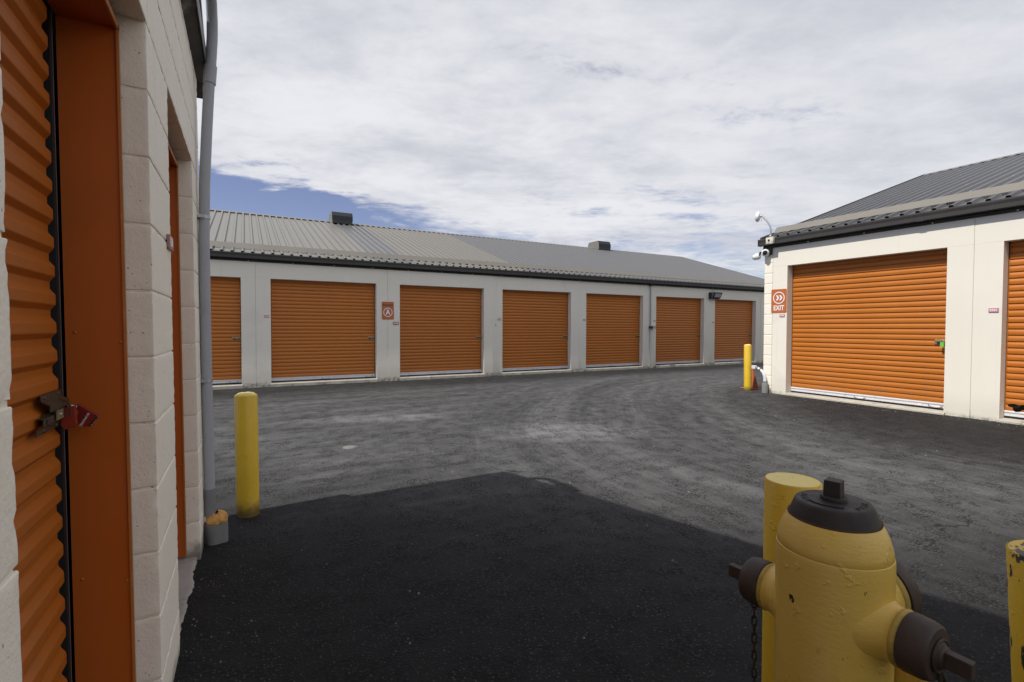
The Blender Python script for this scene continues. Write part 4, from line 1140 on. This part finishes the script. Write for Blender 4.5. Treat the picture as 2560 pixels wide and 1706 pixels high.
# ------------------------------------------------------------------ hydrant
def make_hydrant():
    o = empty('fire_hydrant', (1.144, .608, 0)); tag(o, 'yellow fire hydrant with black bonnet and capped nozzles in the foreground', 'hydrant')
    b = MB()
    b.lathe([(.150, -.02), (.150, .05), (.150, .05), (.118, .06), (.1125, .09), (.1125, .55), (.1125, .840), (.1118, .862), (.1112, .8655), (.1112, .8655), (.1096, .8662), (.1096, .8678), (.1096, .8678), (.1104, .869), (.1082, .884), (.1035, .902), (.0975, .918), (.0905, .931), (.0885, .934)], M['hydrant'], 96)
    body = b.build('barrel', o)
    rs = MB(); rs.lathe([(.0892, .9325), (.0900, .9350), (.0880, .9365), (.0855, .936)], M['rust'], 72); rs.build('rust_line', o)
    bn = MB(); bn.lathe([(.0872, .934), (.0872, .934), (.0862, .938), (.0765, .9635), (.0735, .9685), (.0700, .9703), (.0690, .9703), (.026, .9720), (.026, .9720), (.0265, .9805), (.0250, .9815), (.0250, .9815), (.018, .9815)], M['iron'], 80)
    # raised arrow and dashes cast into the top
    def arc_bar(r, a0, a1, wdt, n=14):
        vs = []; fs = []
        for i in range(n+1):
            a = radians(a0+(a1-a0)*i/n)
            ww = wdt*(.5+.5*min(1, i/2, (n-i)/2+.3))
            z = .9703+.0018*(1-(r-.026)/.045)*0
            z = .972-.0017*(r-.026)/.043
            for (dr, dz) in ((-ww, -.001), (-ww, .0026), (ww, .0026), (ww, -.001)): vs.append(((r+dr)*cos(a), (r+dr)*sin(a), z+dz))
        for i in range(n):
            for q in range(3): fs.append((i*4+q, i*4+q+1, (i+1)*4+q+1, (i+1)*4+q))
        fs += [(3, 2, 1, 0), (n*4, n*4+1, n*4+2, n*4+3)]
        bn.add(vs, fs, M['iron'])
    arc_bar(.054, 150, 228, .0016)
    bon = bn.build('bonnet', o)
    for k, (ch, a0) in enumerate((('OPEN', 258), ('SEAL', 108))):
        for i, c in enumerate(ch):
            a = radians(a0+i*15); r = .057
            mt = Matrix.Translation((r*cos(a), r*sin(a), .9715-.0017*(r-.026)/.043)) @ Matrix.Rotation(a+pi/2 if k == 0 else a+pi/2, 4, 'Z')
            text('cast_letter', c, .017, M['iron'], bon, .0016, .0003, .8, mt)
    nt = MB(); mr = Matrix.Rotation(radians(13.5), 4, 'Z')
    w0, w1 = .0168, .0158
    nt.add([mr @ Vector(p) for p in ((-w0, -w0, .980), (w0, -w0, .980), (w0, w0, .980), (-w0, w0, .980), (-w1, -w1, 1.0165), (w1, -w1, 1.0165), (w1, w1, 1.0165), (-w1, w1, 1.0165))], [(3, 2, 1, 0), (4, 5, 6, 7), (0, 1, 5, 4), (1, 2, 6, 5), (2, 3, 7, 6), (3, 0, 4, 7)], M['iron'])
    no = nt.build('operating_nut', o); bevel(no, .002, 2)
    # nozzles: local z is the outward axis
    def nozzle(ang, z, kind):
        ax = Vector((cos(ang), sin(ang), 0))
        m = Matrix.Translation((0, 0, z)) @ ax.to_track_quat('Z', 'Y').to_matrix().to_4x4()
        n = MB(); c = MB(); lip = MB()
        if kind == 'hose':
            n.lathe([(.080, .076), (.071, .093), (.0635, .103), (.060, .110), (.0565, .116), (.0545, .126), (.054, .131), (.0558, .1345)], M['hydrant'], 48, m); n.build('nozzle', o)
            lip.lathe([(.0556, .1335), (.0575, .138), (.0545, .144), (.052, .148), (.0525, .156)], M['hydrant_lip'], 48, m); lip.build('nozzle_lip', o)
            c.lathe([(.0515, .146), (.0560, .146), (.0560, .146), (.0572, .151), (.0556, .178), (.0527, .189), (.0480, .1935), (.0480, .1935), (.027, .195), (.027, .195), (.0265, .199), (.022, .2005), (.022, .2005), (.021, .205), (.016, .2065)], M['iron_cap'], 56, m, cap1=True)
            cap = c.build('cap', o)
            nn = MB(); nn.box((-.0155, -.0095, .203), (.0155, .0095, .246), M['iron_cap'], m @ Matrix.Rotation(radians(90), 4, 'Z')); q = nn.build('cap_nut', o); bevel(q, .002, 2)
            rg = MB(); rg.tube([m @ Vector((.0295*cos(k*pi/12), .0295*sin(k*pi/12), .1970)) for k in range(25)], .0034, M['chain'], 8, caps=False); rg.build('chain_ring', o)
        else:
            n.lathe([(.090, .055), (.089, .090), (.085, .105), (.082, .120), (.082, .140)], M['hydrant'], 56, m); n.build('nozzle', o)
            lip.lathe([(.0825, .132), (.088, .138), (.086, .146), (.083, .152)], M['hydrant_lip'], 56, m); lip.build('nozzle_lip', o)
            c.lathe([(.082, .148), (.090, .148), (.090, .148), (.0915, .156), (.0895, .186), (.083, .198), (.03, .204), (.03, .204), (.022, .222)], M['iron_cap'], 64, m, cap1=True); c.build('cap', o)
            nn = MB(); nn.box((-.016, -.016, .220), (.016, .016, .26), M['iron_cap'], m); nn.build('cap_nut', o)
        return m
    nozzle(radians(95), .712, 'hose')
    mR = nozzle(radians(-91), .736, 'hose')
    nozzle(radians(-2), .728, 'pumper')
    # chains: links threaded at right angles to one another
    def chain(start, n, name, sway=(0, 0)):
        c = MB(); p = Vector(start); L = .026
        for i in range(n):
            ctr = p+Vector((sway[0]*i, sway[1]*i, -L*.5))
            rot = Matrix.Rotation(radians(25 if i % 2 else 115)+.12*sin(i*1.7), 4, 'Z')
            pts = []
            for k in range(17):
                a = 2*pi*k/16
                ex = .0052*cos(a); ez = .0105*sin(a)+(.0045 if sin(a) > 0 else -.0045)
                pts.append(ctr+(rot @ Vector((ex, 0, ez))))
            c.tube(pts, .0021, M['chain'], 6, caps=False)
            p = p+Vector((0, 0, -L+.0035))
        c.build(name, o)
    chain((-.014, .180, .662), 24, 'chain', (.0002, -.0002))
    hk = MB()
    q = mR @ Vector((0, -.0295, .1970))
    hk.tube([q+Vector((0, 0, .006)), q+Vector((-.004, -.002, -.022)), q+Vector((.004, -.004, -.040)), q+Vector((.012, -.004, -.034)), q+Vector((.013, -.003, -.018)), q+Vector((.006, 0, -.006))], .0034, M['chain'], 8)
    hk.build('chain_hook', o)
    chain((q.x+.006, q.y-.004, q.z-.034), 18, 'chain', (0, .0012))
    lug = MB(); lug.rbox((.070, -.150, .520), (.100, -.085, .662), .014, .012, M['hydrant'], .003, 30, 4)
    lug.build('chain_lug', o)
make_hydrant()

# ------------------------------------------------------------------ small things on the ground
v = MB(); v.lathe([(.082, -.02), (.082, .004), (.074, .0045), (.074, .0045), (.073, .002), (.070, .002), (.070, .0055), (.03, .006), (.001, .006)], M['cast'], 40)
vc = v.build('valve_cover', loc=(1.006, 5.685, ground_z(1.0, 5.7))); tag(vc, 'small round worn metal valve cover in the lit asphalt', 'valve cover')
g = MB()
for i in range(420):
    x = random.uniform(-.1, 7.5); y = random.uniform(.9, 11.5)
    if x < XL+.05 or (x > 8.9): continue
    s_ = random.choice((.003, .004, .004, .005, .007, .009))*(1 if y < 4 else 1.3)
    z = ground_z(x, y); a = random.uniform(0, pi); n = 6
    vs = [(x+s_*random.uniform(.6, 1.3)*cos(a+k*pi/3), y+s_*random.uniform(.6, 1.3)*sin(a+k*pi/3), z-.001) for k in range(6)]+[(x+s_*.5*cos(a+k*pi/3), y+s_*.5*sin(a+k*pi/3), z+s_*random.uniform(.5, .9)) for k in range(6)]
    g.add(vs, [(k, (k+1) % 6, 6+(k+1) % 6, 6+k) for k in range(6)]+[tuple(range(6, 12))], M['grit'])
def bit(x, y, s_):
    z = ground_z(x, y); a = random.uniform(0, pi)
    vs = [(x+s_*random.uniform(.6, 1.3)*cos(a+k*pi/3), y+s_*random.uniform(.6, 1.3)*sin(a+k*pi/3), z-.001) for k in range(6)]+[(x+s_*.5*cos(a+k*pi/3), y+s_*.5*sin(a+k*pi/3), z+s_*random.uniform(.5, .9)) for k in range(6)]
    g.add(vs, [(k, (k+1) % 6, 6+(k+1) % 6, 6+k) for k in range(6)]+[tuple(range(6, 12))], M['grit'])
for i in range(520):
    q = random.random()**2
    if i % 2: bit(random.uniform(-1, 18), YA-.03-.45*q, random.choice((.005, .006, .008, .011)))
    else: bit(XE-.03-.40*q, random.uniform(.5, 6.2), random.choice((.004, .005, .006, .009)))
for i in range(70): bit(XL+.02+.25*random.random()**2, random.uniform(1.2, 4.2), random.choice((.002, .003, .004, .005)))
gr = g.build('grit'); tag(gr, 'scattered pale grit on the asphalt', 'grit', kind='stuff')

# flying insect, close to the lens at the right
def make_insect():
    d = F+R*((2548-1280)/F_PX)-U*((1022-853)/F_PX)
    p = Vector((0, 0, HC))+d*1.15
    o = empty('flying_insect', p); tag(o, 'small black flying insect in front of the rightmost sunlit door', 'insect')
    b = MB()
    b.lathe([(.001, -.012), (.006, -.009), (.0075, -.003), (.006, .002), (.004, .004), (.006, .007), (.005, .011), (.002, .014)], M['insect'], 16, Matrix.Rotation(radians(70), 4, 'Y') @ Matrix.Rotation(radians(35), 4, 'X')); b.build('body', o)
    for s_ in (-1, 1):
        w = MB(); vs = [(0, 0, 0)]+[(-.004+.010*cos(a)*.5, s_*(.010+.009*sin(a)), .006+.004*cos(a)) for a in [k*2*pi/10 for k in range(10)]]
        w.add(vs, [(0, 1+k, 1+(k+1) % 10) for k in range(10)], M['insect']); w.build('wing', o)
make_insect()
